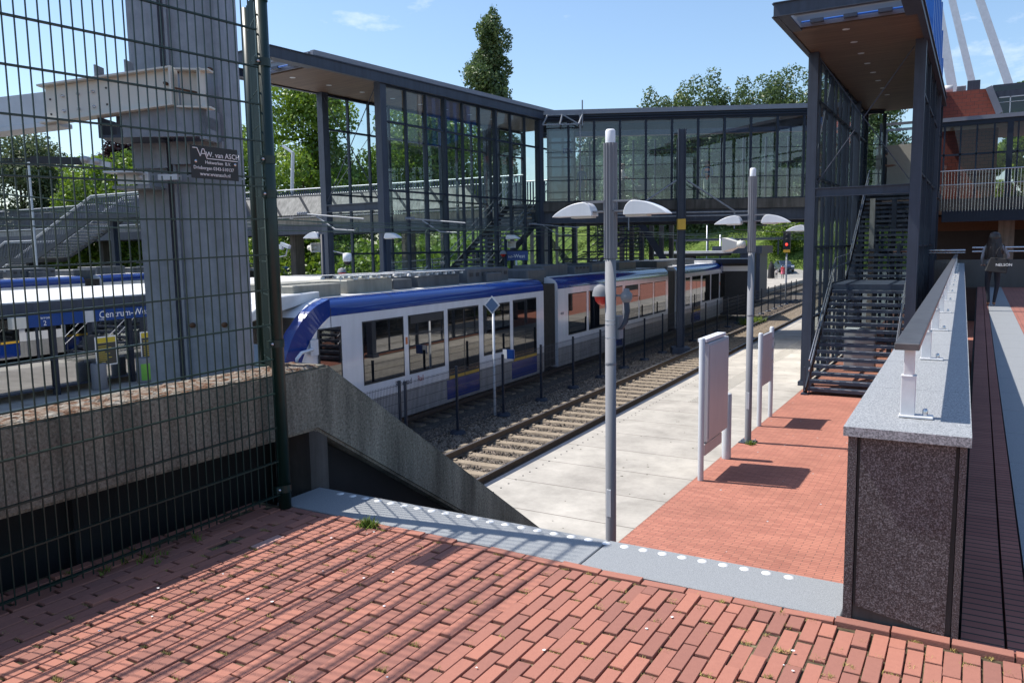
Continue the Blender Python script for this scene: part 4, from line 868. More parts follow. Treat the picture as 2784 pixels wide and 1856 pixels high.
m.bar((.1, .05, 7.5), (1.9, .05, 8.8), .05); m.bar((1.9, .05, 6.3), (.1, .05, 7.4), .05); m.bar((.1, .05, 2.5), (1.9, .05, 3.6), .04); m.bar((1.9, .05, 3.7), (.1, .05, 4.8), .04)
m.build('frame', 'galv', r); m = MB(); m.quad((.1, .08, .1), (1.9, .08, .1), (1.9, .08, 8.8), (.1, .08, 8.8)); m.build('glass_panes', 'glass', r, fix=False)
m = MB(); m.box(-.1, 1.3, -.05, -.0, 5.95, 8.0); m.build('lift_door', 'cream', r)
r = thing('dark_backing', 'added dark glazed screen darkening the view behind the flight of the right stair tower', 'backing screen', (-4.2, 35.6, 0))  # added panel, darkens what shows between the upper treads
m = MB()
for x in (0, .5, 1.0, 1.5, 2.0, 2.5): m.box(x, x+.07, 0, .08, 0, 5.6)
for z in (.1, 1.3, 2.4, 3.5, 4.6, 5.5): m.box(0, 2.6, .01, .07, z, z+.07)
m.bar((.1, -.02, 3.6), (1.4, -.02, 4.6), .04); m.bar((.1, -.02, 2.5), (1.4, -.02, 3.5), .04)
m.build('frame', 'steel', r); m = MB(); m.quad((0, .04, 0), (2.6, .04, 0), (2.6, .04, 5.6), (0, .04, 5.6)); m.build('glass_panes', 'glass_dark', r, fix=False)
# ------------------------------------------------------------------ glass footbridge (local x along, y away)
BL = 13.2
r = thing('glass_footbridge', 'long enclosed glass footbridge crossing over the tracks', 'bridge', (-15.3, 29.5, 0), R(26.34))
def chan(m, y, z0, z1, x0=-.3, x1=BL): m.box(x0, x1, y, y+.03, z0, z1); m.box(x0, x1, y-.05, y+.1, z0-.02, z0); m.box(x0, x1, y-.05, y+.1, z1, z1+.02)
m = MB(); m.box(-.6, BL, -.1, .05, 9.4, 9.58); m.build('roof_fascia', 'fascia', r)
m = MB(); m.box(-.6, BL, .0, .05, 9.12, 9.38); m.box(-.6, BL, -.08, .0, 9.3, 9.34); m.tube([(-.2, -.1, 9.22), (BL, -.1, 9.22)], .03, 8); m.build('roof_beam', 'steel_dk', r)
m = MB(); m.box(-.6, BL, .06, 2.0, 9.36, 9.55); m.box(-.6, BL, 3.5, 6.2, 9.36, 9.55)
for k in range(5): m.box(-.6+k*3.3, -.3+k*3.3, 2.0, 3.5, 9.36, 9.55)
m.build('roof_slab', 'fascia', r)
m = MB(); m.box(-.5, BL, .07, 2.0, 9.3, 9.35); m.box(-.5, BL, 3.5, 6.1, 9.3, 9.35); m.build('wood_ceiling', 'wood', r)
m = MB(); m.box(-.5, BL, 1.95, 2.0, 9.0, 9.3); m.box(-.5, BL, 3.5, 3.55, 9.0, 9.3); m.build('skylight_beam', 'steel', r)
for y in (0.02, 6.1):
    m = MB()
    for k in range(-1, 13):
        x = 1.78+(k-1)*1.042
        if x < -.3: continue
        m.box(x-.045, x+.045, y-.04, y+.1, 5.9, 9.12)
    for z, t_ in ((5.93, .04), (6.31, .018), (6.79, .03), (7.35, .012), (7.92, .022)): m.box(-.2, BL, y-.02, y+.03, z-t_/2, z+t_/2)
    m.build('glazing_frame', 'steel_dk', r)
    m = MB()
    for k in range(-1, 12): x = 1.78+(k-1)*1.042; m.quad((max(x, -.2)+.05, y+.02, 5.93), (x+.99, y+.02, 5.93), (x+.99, y+.02, 9.1), (max(x, -.2)+.05, y+.02, 9.1))
    m.build('glass_panes', 'glass_dim' if y < 1 else 'glass', r, fix=False)
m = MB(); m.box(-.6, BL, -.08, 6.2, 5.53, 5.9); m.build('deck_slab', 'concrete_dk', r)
m = MB(); m.box(-.8, BL, .12, .18, 5.08, 5.53); m.box(-.8, BL, .0, .3, 5.05, 5.08); m.box(-.8, BL, 5.8, 5.86, 5.08, 5.53); m.build('main_girder', 'steel', r)
m = MB(); m.box(-.8, BL, .18, 5.8, 5.3, 5.36); m.build('soffit', 'rust', r)
m = MB()                                               # bracket frame at the corner
for a, b_ in (((-.1, -.35, 9.35), (1.3, -.35, 9.35)), ((-.3, -.5, 8.95), (1.15, -.5, 8.95)), ((-.1, -.35, 9.35), (-.3, -.5, 8.95)), ((1.3, -.35, 9.35), (1.15, -.5, 8.95)), ((.5, -.42, 9.35), (.4, -.5, 8.95)), ((.5, -.42, 9.35), (1.15, -.5, 8.95)), ((1.3, -.35, 8.9), (1.3, -.35, 9.9)), ((1.2, -.35, 6), (1.2, -.35, 9.35))): m.bar(a, b_, .05)
m.build('gantry_frame', 'galv', r)
m = MB(); m.box(-.1, .95, .3, 1.4, 5.9, 8.9); m.build('lift_car_wall', 'glass_dark', r)
m = MB()
for x in (-.15, .95): m.box(x, x+.08, .25, .33, 0, 9.2); m.box(x, x+.08, 1.4, 1.48, 0, 9.2)
for z in (6.0, 6.9, 7.7, 8.3): m.box(-.1, .95, .25, .32, z, z+.07)
m.build('lift_frame', 'steel_dk', r)
r0 = thing('lift_sign', 'small blue lift sign inside the left end of the glass footbridge', 'sign', (-14.95, 29.95, 7.9), R(26.3))
m = MB(); m.box(0, .38, -.02, 0, 0, .2); m.build('plate', 'blue_sign', r0); text('lettering', 'LIFT', .13, 'letter_white', r0, (.05, -.022, .05), (R(90), 0, 0), .0005)
r0 = thing('platform_sign', 'small blue platform name sign on a white post right of the left stair tower', 'sign', (-15.2, 26.4, 0), R(30))
m = MB(); m.lathe([(.04, 0), (.04, 3.6), (0, 3.6)], n=10); m.build('post', 'white', r0); m = MB(); m.box(-.45, .45, -.03, .0, 3.6, 3.95); m.build('board', 'blue_sign', r0); text('lettering', 'm-West', .19, 'letter_white', r0, (-.3, -.032, 3.7), (R(90), 0, 0), .0005)
# lattice lift towers and screens under the bridge
def lattice(loc, wd, label, h=5.3, mt='galv', X=True):
    r = thing('lattice_tower', label, 'lattice tower', loc, R(26.3), 'lattice towers under the bridge'); m = MB()
    for x in (0, wd):
        for y in (0, 1.2): m.box(x, x+.14, y, y+.14, 0, h)
    z = .3
    while z < h-.6:
        m.bar((.14, .05, z), (wd, .05, z+.75), .045); m.bar((.14, 1.25, z+.3), (wd, 1.25, z+1.05), .04) if z < h-1.2 else None
        m.bar((.05, .14, z), (.05, 1.2, z+.75), .04); z += .75
    for z in (1.6, 3.2, 4.6): m.box(.14, wd, .03, .1, z, z+.1)
    m.build('frame', mt, r); return r
lattice((-19.9, 36.0, 0), .75, 'pale galvanised lattice tower under the left end of the bridge')
lattice((-18.9, 36.9, 0), 1.0, 'second lattice tower from the left under the bridge')
lattice((-17.6, 38.0, 0), 1.1, 'dark lattice tower nearest the green bank under the bridge', mt='steel_dk')
r = thing('louvred_stair', 'dark open stair with horizontal slats seen under the bridge', 'stairs', (-18.2, 40.6, 0), R(26.3))
m = MB()
for k in range(22): m.box(0, 2.5, k*.02, .2+k*.02, .6+k*.215, .64+k*.215+.03)
m.build('slats', 'steel_dk', r); m = MB(); m.bar((2.3, -.1, 5.4), (4.2, -.1, 2.4), .12, .35); m.bar((-.6, -.1, 2.6), (1.6, -.1, 4.6), .1, .14); m.bar((-3.4, -.1, 5.4), (-.2, -.1, 1.6), .12, .35); m.build('stringer', 'steel_dk', r)
m = MB()
for x in (0, .8, 1.6, 2.4): m.box(x, x+.06, .3, .4, 0, 5.3)
m.build('posts', 'steel_dk', r)
for k in range(6):
    m = MB(); x = -17.9+k*.5; m.box(x, x+.24, 43+k*.26, 43.2+k*.26, 0, 5.25); tag(m.build('pillar', 'black' if k % 2 else 'dark'), 'dark square post under the right end of the bridge, %s in the row from the left' % ('first', 'second', 'third', 'fourth', 'fifth', 'sixth')[k], 'post', 'dark posts under the bridge')
r = thing('bicycle_shed', 'low dark shed behind the far tram roof under the bridge', 'shed', (-20, 44, 0), R(20))
m = MB(); m.box(0, 9, 0, 3, 0, 3.0); m.build('wall', 'dark', r); m = MB(); m.box(-.3, 9.3, -.3, 3.3, 3.0, 3.25); m.build('roof', 'steel_dk', r); m = MB(); m.box(0, 9, -.02, 0, 2.55, 2.85); m.build('light_band', 'letter_white', r)
# ------------------------------------------------------------------ right: deck, glazed hall, brick volume
r = thing('station_hall', 'station hall with red panel upper wall above a glazed front on the bridge deck', 'building', (-1.9, 41, 0))
m = MB(); m.box(.0, 20, -.12, .1, 9.3, 9.47); m.build('roof_fascia', 'fascia', r)
m = MB(); m.box(.0, 20, -.04, .1, 9.1, 9.3); m.build('roof_beam', 'steel_dk', r)
m = MB()
for x in (.35, .98, 1.6, 2.25): m.box(x-.035, x+.035, -.02, .1, 5.9, 9.1)
m.box(2.72, 2.95, -.05, .2, 5.0, 9.3); m.box(3.1, 3.16, -.02, .1, 5.9, 9.1); m.box(4.2, 4.26, -.02, .1, 5.9, 9.1); m.box(0, 12, -.02, .05, 7.82, 7.9); m.build('glazing_frame', 'steel_dk', r)
m = MB(); m.quad((0, .04, 5.9), (12, .04, 5.9), (12, .04, 9.1), (0, .04, 9.1)); m.build('glass_panes', 'glass_hall', r, fix=False)
m = MB(); m.box(-.1, 1.85, .15, 8, 9.5, 10.62)
m.v = [(x if x < 1 else x+(10.62-z)*.32+.05, y, z) for x, y, z in m.v]; m.build('upper_wall', 'redpanel', r)
# brick texture is laid in object space x/y, so stand it up with a separate material mapping
mm = MATS['redpanel']; [setattr(n, 'vector_type', n.vector_type) for n in mm.node_tree.nodes if n.type == 'MAPPING']
for n in mm.node_tree.nodes:
    if n.type == 'MAPPING': n.inputs['Rotation'].default_value = (R(90), 0, 0)
m = MB(); m.bar((1.95, .1, 10.66), (2.4, .1, 9.5), .26, .2, up=(0, 1, 0)); m.build('raking_post', 'fascia', r)
m = MB(); m.prism([(2.1, 10.66), (12, 10.66), (12, 9.5), (2.55, 9.5)], .2, .3, 'xz'); m.build('upper_glazing', 'glass_dark', r)
m = MB(); m.box(2.1, 12, .25, 6, 10.45, 10.75); m.prism([(2.1, 10.45), (12, 10.45), (12, 10.2), (2.2, 10.2)], .15, .19, 'xz'); m.build('upper_fascia', 'steel', r)
m = MB(); m.box(2.35, 8, .14, .18, 10.16, 10.2); m.box(2.35, 8, .14, .18, 9.96, 9.98); m.box(2.75, 2.79, .14, .18, 9.5, 10.2); m.box(5, 5.04, .14, .18, 9.5, 10.2); m.bar((2.25, .16, 10.2), (2.5, .16, 9.5), .05); m.build('window_bars', 'galv_lt', r)
m = MB(); m.box(.1, 2.4, .8, .9, 5.9, 9.0); m.box(4, 12, .8, .9, 5.9, 9); m.build('inner_wall', 'redpanel', r)
m = MB(); m.box(0, 12, .1, 6, 9.12, 9.3); m.build('ceiling', 'dark', r)
m = MB(); m.box(-2.3, 22, -1.2, 10, 5.4, 5.88); m.build('deck_slab', 'concrete_dk', r)
m = MB(); m.box(-2.3, .2, -1.25, -1.05, 4.9, 5.4); m.box(.42, 22, -1.25, -1.05, 4.9, 5.4); m.build('edge_girder', 'steel_dk', r)
m = MB(); m.box(-1, 22, 6, 6.3, 0, 5.4); m.build('back_wall', 'dark', r)
for x in (-.35, 2.6, 6.2): m = MB(); m.box(x, x+.42, -.9, -.5, 0, 5.4) if x < 0 else m.box(x, x+.62, 1, 1.4, 0, 5.4); m.build('pillar', 'steel_dk' if x < 0 else 'concrete', r)
m = MB(); m.box(-2, 22, 5.0, 6, 4.6, 5.3); m.build('bulkhead', 'rust', r)
r = thing('deck_railing', 'steel railing with many thin bars along the bridge deck at right', 'railing', (-2.2, 39.7, 5.3))
m = MB(); m.tube([(0, 0, 1.76), (22, 0, 1.76)], .028, 8); m.tube([(0, .05, 1.18), (22, .05, 1.18)], .02, 8); m.build('rail', 'stainless', r)
m = MB()
for k in range(130): x = k*.115; m.bar((x, 0, .05), (x, 0, 1.76), .014); m.bar((x, .22, .6), (x+.05, .06, 1.18), .012)
m.build('bars', 'stainless', r)
# roof plant, letters and masts
r = thing('roof_duct', 'white round duct end on the flat roof above the red panels', 'duct', (-1.75, 41.6, 10.62)); m = MB(); m.lathe([(0, 0), (.17, 0), (.17, .42), (0, .42)], (0, .0, .2), 18, axis='x'); m.build('duct', 't_roof', r)
r = thing('air_unit', 'small air conditioning unit with grille on the flat roof above the red panels', 'air unit', (-1.2, 41.6, 10.62)); m = MB(); m.box(0, .38, 0, .3, 0, .3); m.build('casing', 'galv_lt', r, bevel=.01); m = MB()
for k in range(6): m.box(.03, .35, -.01, -.002, .04+k*.04, .06+k*.04)
m.build('grille', 'dark', r)
m = MB(); m.box(-.78, -.28, 41.6, 41.9, 10.62, 11.1); tag(m.build('roof_box', 'steel', bevel=.01), 'blue grey metal box on the flat roof beside the air unit', 'roof box')
for i, (x0, z0, x1, z1, wd, lb) in enumerate(((-1.3, 10.6, -3.3, 20.5, .42, 'leftmost and broadest leaning roof mast, half hidden by the blue letters'), (-.5, 11., -2.9, 20.5, .3, 'middle leaning steel roof mast behind the stair tower'), (1.1, 10.6, -2.2, 20.5, .33, 'rightmost leaning steel roof mast against open sky'))):
    m = MB(); m.bar((x0, 45, z0), (x1, 45.5, z1), wd, .3, up=(0, 1, 0)); tag(m.build('roof_mast', 'galv_lt'), lb, 'mast', 'leaning masts on the station roof')
r = thing('blue_roof_sign', 'tall blue vertical sign fins edge-on above the right stair tower', 'sign', (-1.72, 36, 9.6))
m = MB(); z = 0
for k in range(9):
    hh = 1.5-.1*k; m.box(-.42+k*.02-.12, -.2+k*.03, k*.62, k*.62+.3, .0+k*.0, 9.5-k*1.02)
m.build('letter_fins', 'big_blue', r)
m = MB(); m.lathe([(.13, -.3), (.13, 11), (0, 11)], (-.75, -.6, 0), 12); m.build('white_post', 'galv_lt', r)
m = MB(); 
for k in range(8): m.bar((-.75, -.6, 1.2+k*1.1), (-.35, .4, 1.2+k*1.1), .06)
m.build('bracket', 'galv', r)
# cross wall and rails at the end of the landing
r = thing('end_wall', 'dark low wall with steel rails closing the brick terrace under the bridge', 'wall', (-.4, 31, 2.5))
m = MB(); m.box(-.9, 14, 0, .25, 0, .93); m.build('wall', 'granite_dk', r)
m = MB(); m.tube([(.2, .1, 1.33), (14, .1, 1.33)], .03, 8); m.tube([(.2, .1, 1.2), (14, .1, 1.2)], .03, 8); m.tube([(-2.2, .1, 1.25), (.0, .1, 1.25)], .035, 8); m.tube([(-2.2, .1, 1.17), (.0, .1, 1.17)], .02, 8)
for x in (.8, 4, 7, 10): m.box(x, x+.1, .06, .14, .93, 1.3)
m.build('rails', 'stainless', r)
m = MB(); m.box(-2.3, -1.6, -.0, .02, .72, .78); m.build('green_strip', 'green_sign', r)
m = MB(); m.box(-2.0, -.5, 25.1, 25.2, 0, 3.4); 
# ------------------------------------------------------------------ island canopy
r = thing('platform_canopy', 'long flat white platform canopy with glass screens on the left platform', 'canopy', (-22.9, 11.5, 0), R(4))
# local: x<0 away from tracks, y along
m = MB(); m.box(-8.3, 0, -9, 22.8, 2.62, 2.78); m.build('roof', 't_roof', r)
m = MB(); m.box(.003, .06, -9, 22.8, 2.36, 2.74); m.build('fascia', 'steel', r)
for k in range(12):
    y = -6+k*2.55; m = MB(); m.box(-.22, -.06, y-.07, y+.07, 0, 2.6); m.build('post', 'steel_dk', r)
    if y < 21:
        m = MB(); m.quad((-.14, y+.1, .25), (-.14, y+2.45, .25), (-.14, y+2.45, 2.3), (-.14, y+.1, 2.3)); m.build('glass_screen', 'glass_shelter', r, fix=False)
        m = MB(); m.box(-.16, -.12, y+.07, y+2.48, .2, .25); m.tube([(-.05, y, 1.05), (-.05, y+2.55, 1.05)], .015, 6); m.build('screen_rail', 'steel', r)
m = MB(); m.box(-6.2, -6.1, -6, 22, .3, 2.3); m.build('rear_screen', 'dark', r)
r = thing('station_sign', 'long blue station name sign hanging under the left canopy fascia', 'sign', (-22.78, 12.25, 0), R(4))
m = MB(); m.box(-.02, .02, .0, 4.9, 2.06, 2.4); m.build('board', 'blue_sign', r)
m = MB(); m.box(.021, .024, 1.75, 2.05, 2.06, 2.4); m.build('white_field', 'sign_grey', r)
RS = (R(90), 0, R(90))
text('lettering', 'Centrum-West', .3, 'letter_white', r, (.026, 2.2, 2.15), RS, .001); text('lettering', '1103', .1, 'letter_white', r, (.026, 2.2, 2.075), RS, .001)
text('lettering', 'Perron', .12, 'letter_white', r, (.026, .32, 2.27), RS, .001); text('lettering', '2', .2, 'letter_white', r, (.026, .45, 2.09), RS, .001)
r = thing('display_box', 'cream display box hanging beside the blue station name sign', 'display', (-22.78, 12.2, 2.06), R(4)); m = MB(); m.box(-.1, .1, -.42, -.02, 0, .32); m.build('casing', 'cream', r, bevel=.01)
for i, (x, y, lb) in enumerate(((-23.28, 14.3, 'dark and yellow notice poster on the glass screen, left of the two'), (-23.4, 15.9, 'dark and yellow notice poster on the glass screen, right of the two'))):
    r = thing('poster', lb, 'poster', (x+.32, y, .72), R(4), 'posters on the platform screen')
    m = MB(); m.box(-.005, .0, -.02, .72, -.04, .86); m.build('backing', 'letter_white', r); m = MB(); m.box(.001, .004, .02, .68, 0, .66); m.build('dark_field', 'poster', r); m = MB(); m.box(.001, .005, .02, .68, .665, .82); m.build('yellow_field', 'poster_y', r)
    m = MB()
    for k in range(9): m.box(.0045, .006, .08, .3+.28*((k*7) % 5)/5, .07+k*.06, .09+k*.06)
    m.build('text_lines', 'poster_y', r)
for i, (x, y, lb) in enumerate(((-22.9, 14.3, 'grey round litter bin under the posters, left of the two'), (-22.75, 15.7, 'round litter bin with a green sticker under the posters'))):
    r = thing('litter_bin', lb, 'litter bin', (x, y, 0), 0, 'litter bins on the left platform')
    m = MB(); m.lathe([(.2, 0), (.22, .04), (.22, .78), (.2, .8), (.17, .8), (.17, .5), (0, .5)], n=20); m.build('body', 'lamp_grey', r)
    if i:
        m = MB(); m.lathe([(.2215, .1), (.2215, .62)], n=20); m.f = m.f[:5]+m.f[17:]; m.m = m.m[:8]; m.sm = m.sm[:8]; m.build('green_sticker', 'green_sign', r, fix=False)
# small shelter office seen through the tower, lamps and cameras near the tram
r = thing('ticket_kiosk', 'white and blue ticket kiosk on the left platform behind the stair tower', 'kiosk', (-27.5, 34, 0), R(10))
m = MB(); m.box(0, 4.4, 0, 2.2, 0, 2.7); m.build('body', 'white', r); m = MB(); m.box(-.2, 4.6, -.2, 2.4, 2.7, 2.95); m.build('roof', 't_roof', r); m = MB(); m.box(-.02, 4.42, -.02, 0, 1.35, 1.65); m.build('blue_band', 'blue_sign', r)
m = MB(); m.box(.3, 1.9, -.03, -.001, 1.75, 2.55); m.box(2.2, 4.1, -.03, -.001, 1.75, 2.55); m.build('window', 't_glass', r)
for i, (x, y, lb) in enumerate(((-14.75, 15.9, 'grey lamp post with one white lamp left of the left stair tower'), (-14.85, 18.6, 'grey lamp post with a white lamp directly before the left stair tower'), (-14.9, 25.7, 'grey lamp post with a horn loudspeaker beside the left stair tower'))):
    rr = thing('lamp_post', lb, 'lamp post', (x-.35, y, 0), 0, 'lamp posts on the left platform'); m = MB(); m.lathe([(.055, 0), (.055, 4.5), (0, 4.5)], n=12); m.build('pole', 'steel_dk', rr); lamp_head(rr, -1 if i == 0 else 1, 4.4, .05)
horn((-15.5, 16.1, 4.15), R(170), 'cream horn loudspeaker left of the left stair tower', .9); horn((-15.1, 25.9, 4.2), R(150), 'cream horn loudspeaker beside the sloping stringer of the left stair tower', .9)
r = thing('camera_pole', 'pole with three security cameras in front of the dark hedge', 'camera pole', (-16.6, 15.6, 0))
m = MB(); m.lathe([(.05, 0), (.05, 4.9), (0, 4.9)], n=10); m.build('pole', 'brownrail', r); m = MB(); m.tube([(-.35, 0, 4.15), (-.3, 0, 3.95), (.0, 0, 3.9), (.35, .1, 3.95), (.4, .1, 4.1)], .02, 6); m.build('arm', 'galv_lt', r)
for x, z in ((-.35, 4.2), (.2, 4.2), (.45, 4.22)): m = MB(); m.bar((x-.15, 0, z+.05), (x+.15, 0, z-.05), .09); m.build('camera', 'galv_lt', r)
r = thing('dome_camera', 'white dome camera hanging inside the lower part of the left stair tower', 'camera', (-15.5, 17.3, 3.75)); m = MB(); m.lathe([(0, .25), (.12, .23), (.13, .05), (.1, 0)], n=14); m.build('housing', 'white', r); m = MB(); m.lathe([(.1, 0), (.08, -.07), (0, -.11)], n=14); m.build('dome', 'black', r); m = MB(); m.bar((0, 0, .2), (-.6, .1, .3), .03); m.build('bracket', 'galv', r)
for (x, y, z, lb) in ((-15.45, 17.0, 3.45, 'red domed warning light above the tram roof before the left tower'), (-15.3, 25.6, 3.85, 'small red warning light beside the horn loudspeaker at the left tower')):
    r = thing('warning_light', lb, 'warning light', (x, y, z), 0, 'red warning lights by the tram'); m = MB(); m.lathe([(0, .14), (.1, .1), (.13, 0)], n=14); m.build('hood', 'lamp_grey', r); m = MB(); m.lathe([(.11, 0), (.07, -.08), (0, -.11)], n=14); m.build('red_lens', 'red', r); m = MB(); m.bar((.0, 0, .05), (.25, .2, -.1), .03); m.build('arm', 'steel', r)
# ------------------------------------------------------------------ left footbridge ramp with railings and outside stairs
r = thing('open_footbridge', 'open footbridge with slatted railings running behind the left stair tower', 'footbridge', (-66, 32, 0))
m = MB(); m.box(0, 48, 0, 3.2, 5.5, 5.85); m.build('deck', 'concrete', r); m = MB(); m.box(0, 48, -.1, .1, 5.0, 5.5); m.box(0, 48, 3.1, 3.3, 5.0, 5.5); m.build('girder', 'steel', r)
for y in (-.02, 3.2):
    m = MB(); m.tube([(0, y, 7.3), (30, y, 7.42), (48, y, 7.35)], .035, 6); m.box(0, 48, y-.02, y+.02, 5.9, 5.96); m.build('rail', 'galv_lt', r)
    m = MB()
    for k in range(int(48/.16)): m.box(k*.16, k*.16+.085, y-.01, y+.01, 5.96, 7.32)
    m.build('slats', 'steel', r, fix=False)
for x in (6, 14, 22, 32, 40): m = MB(); m.box(x, x+.4, 1.2, 1.9, -.3, 5.5); m.build('pillar', 'concrete_dk', r)
r = thing('ramp_panels', 'pale sloping translucent panels with dark ribs hung along the open footbridge', 'canopy', (-35.2, 31.2, 0))
m = MB(); 
for k in range(7): x = k*2.1; m.quad((x, 0, 6.93), (x+2.0, 0, 6.9), (x+3.2, -.5, 5.95), (x+1.2, -.5, 5.95))
o = m.build('panel', 'concrete', r, fix=False); sm = o.modifiers.new('s', 'SOLIDIFY'); sm.thickness = .04
m = MB()
for k in range(8): x = k*2.1-.05; m.bar((x, -.02, 6.95), (x+1.2, -.54, 5.92), .1, .12)
m.tube([(-1, 0, 6.97), (15, 0, 6.95)], .05, 6); m.build('rib', 'dark', r)
r = thing('outside_stairs', 'galvanised outside stairs with slatted sides leading up to the open footbridge', 'stairs', (-60, 28, 0))
path = [(0, 1.6), (6.2, 3.95), (9.2, 3.95), (15.7, 6.4), (20, 6.4)]
for y in (0, 2.0):
    m = MB(); m.tube([(x, y, z+1.05) for x, z in path], .04, 6); m.tube([(x, y, z+.95) for x, z in path], .02, 6); m.build('rail', 'galv_lt', r)
    m = MB()
    for i in range(4):
        (xa, za), (xb, zb) = path[i], path[i+1]; n = int((xb-xa)/.17)
        for k in range(n): x = xa+(xb-xa)*k/n; z = za+(zb-za)*k/n; m.box(x, x+.09, y-.01, y+.01, z-.1, z+1.0)
    m.build('slats', 'steel', r, fix=False)
    m = MB()
    for i in range(4): m.bar((path[i][0], y, path[i][1]-.15), (path[i+1][0], y, path[i+1][1]-.15), .06, .3)
    m.build('stringer', 'steel_dk', r)
m = MB()
for i in (0, 2):
    (xa, za), (xb, zb) = path[i], path[i+1]
    for k in range(14): x = xa+(xb-xa)*k/14; z = za+(zb-za)*k/14; m.box(x, x+.45, .05, 1.95, z, z+.05)
m.box(6.2, 9.2, .05, 1.95, 3.9, 3.95); m.box(15.7, 20, .05, 1.95, 6.35, 6.4); m.build('treads', 'galv_lt', r)
m = MB(); m.box(7.5, 7.8, .5, .8, -.3, 3.9); m.build('leg', 'steel_dk', r); m = MB(); m.box(16.5, 16.8, .5, .8, -.3, 6.3); m.build('leg', 'steel_dk', r)
for (x, y, z0, z1, arm, lb, lean) in ((-45.7, 25.4, -.3, 9.5, (.45, .0), 'slim pale street lamp at the far left behind the mesh fence', 0), (-44.1, 33, 5.9, 9.2, (-.7, .25), 'pale blue street lamp with a bent arm left of the big steel column', .35), (-34.0, 33.4, 5.9, 9.9, (-.75, .45), 'pale street lamp with bent arm between the fence post and the left stair tower', .35)):
    r = thing('street_lamp', lb, 'street lamp', (x, y, 0), 0, 'street lamps on the open footbridge')
    m = MB(); m.tube([(0, 0, z0), (lean, 0, z1-.3)], .1 if lean else .06, 10); m.build('pole', 'galv_lt', r); m = MB(); m.bar((lean, 0, z1-.3), (lean+arm[0], 0, z1-.3+arm[1]), .14, .1); m.build('lamp_head', 'galv_lt', r)
# ------------------------------------------------------------------ trees
def leaves(blobs, n, size, seed, shell=.55, jit=.12):
    g = np.random.default_rng(seed); bl = np.array([b[:3] for b in blobs], 'f'); rd = np.array([b[3:] if len(b) > 4 else (b[3],)*3 for b in blobs], 'f')
    wt = (rd.mean(1)**2); wt /= wt.sum(); idx = g.choice(len(blobs), n, p=wt); d = g.normal(size=(n, 3)); d /= np.linalg.norm(d, axis=1)[:, None]
    rr = shell+(1-shell)*g.random(n)**.6; lump = 1+.16*np.sin(d[:, 0]*7+idx*1.7)*np.sin(d[:, 1]*6+idx*.9)*np.sin(d[:, 2]*8+idx)+g.normal(0, jit*.5, n)
    P = bl[idx]+d*rd[idx]*(rr*lump)[:, None]
    nrm = d+g.normal(0, .75, (n, 3)); nrm /= np.linalg.norm(nrm, axis=1)[:, None]; up = g.normal(size=(n, 3)); a = np.cross(nrm, up); a /= np.linalg.norm(a, axis=1)[:, None]; b = np.cross(nrm, a)
    s = (size*(.55+.9*g.random(n)))[:, None]; V = np.stack([P-a*s, P-b*s*.55, P+a*s, P+b*s*.55], 1).reshape(-1, 3); F = np.arange(4*n).reshape(-1, 4); return V, F
def tree(loc, kind, h, wd, lm, label, group, seed, n=16000, leaf=.16, trunk=.25, base=.18, name='tree'):
    g = random.Random(seed); r = thing(name, label, 'tree', loc, 0, group); bl = []
    if kind == 'column':
        for k in range(46):
            t_ = k/45; z = h*(base+(1-base)*t_); ww = wd*(1.0 if t_ < .6 else 1.0-.62*((t_-.6)/.4)**2.2)*(1+.12*math.sin(k*2.1)); a = g.random()*6.28; q = ww*.5*g.random(); bl.append((q*math.cos(a), q*math.sin(a), z, ww*.42, ww*.42, h*.05))
    elif kind == 'round':
        for k in range(44):
            a = g.random()*6.28; t_ = g.random(); z = h*(base+(.92-base)*t_); q = wd*.5*math.sqrt(max(.02, 1-((t_-.4)/.64)**2))*g.uniform(.25, .92); s = wd*g.uniform(.13, .22); bl.append((q*math.cos(a), q*math.sin(a), z, s, s, s*.8))
    else:                                               # upright poplar with several leaders
        for L_ in range(9):
            a = L_*.7+g.random(); q = wd*(.12+.33*g.random()); x, y = q*math.cos(a), q*math.sin(a); hh = h*g.uniform(.82, 1)
            for k in range(13):
                t_ = k/12; s = wd*.27*(1-.55*t_**2.6); bl.append((x*(1-.15*t_)+g.gauss(0, wd*.05), y*(1-.15*t_)+g.gauss(0, wd*.05), h*base+(hh-h*base)*t_, s, s, h*.06))
    V, F = leaves(bl, n, leaf, seed); npmesh('crown', V, F, lm, r)
    m = MB(); m.tube([(0, 0, 0), (g.uniform(-.1, .1), 0, h*base), (0, g.uniform(-.2, .2), h*.6), (0, 0, h*.9)], [trunk, trunk*.8, trunk*.4, trunk*.1], 8)
    for k in range(9):
        b_ = bl[g.randrange(len(bl))]; z0 = max(h*base*.8, b_[2]*.6); m.tube([(0, 0, z0), (b_[0]*.6, b_[1]*.6, b_[2]*.88), (b_[0], b_[1], b_[2])], [trunk*.32, trunk*.2, trunk*.06], 6)
    m.build('trunk', 'bark', r); return r
tree((-52.3, 85.3, -.3), 'column', 31.8, 4.4, 'leaf_poplar', 'tall narrow poplar standing alone above the roof of the left stair tower', 'poplars', 21, 50000, .17, .4, .3, 'poplar_tree')
for i, (x, y, h, wd, lb) in enumerate(((-48, 122, 25, 10.5, 'lowest and leftmost poplar of the row above the glass bridge'), (-43.5, 125, 28.5, 11.5, 'second poplar from the left in the row above the glass bridge'), (-38.2, 128, 30.8, 11, 'third poplar from the left in the row above the glass bridge'), (-32, 131, 30.2, 12, 'fourth poplar from the left in the row above the glass bridge'), (-25.3, 134, 31.2, 14, 'poplar beside the column of the right stair tower'), (-17, 138, 32, 13, 'poplar mostly hidden behind the right stair tower'))):
    tree((x, y, -.3), 'poplar', h, wd, 'leaf_poplar', lb, 'poplar row', 30+i, 60000, .22, .4, .12, 'poplar_tree')
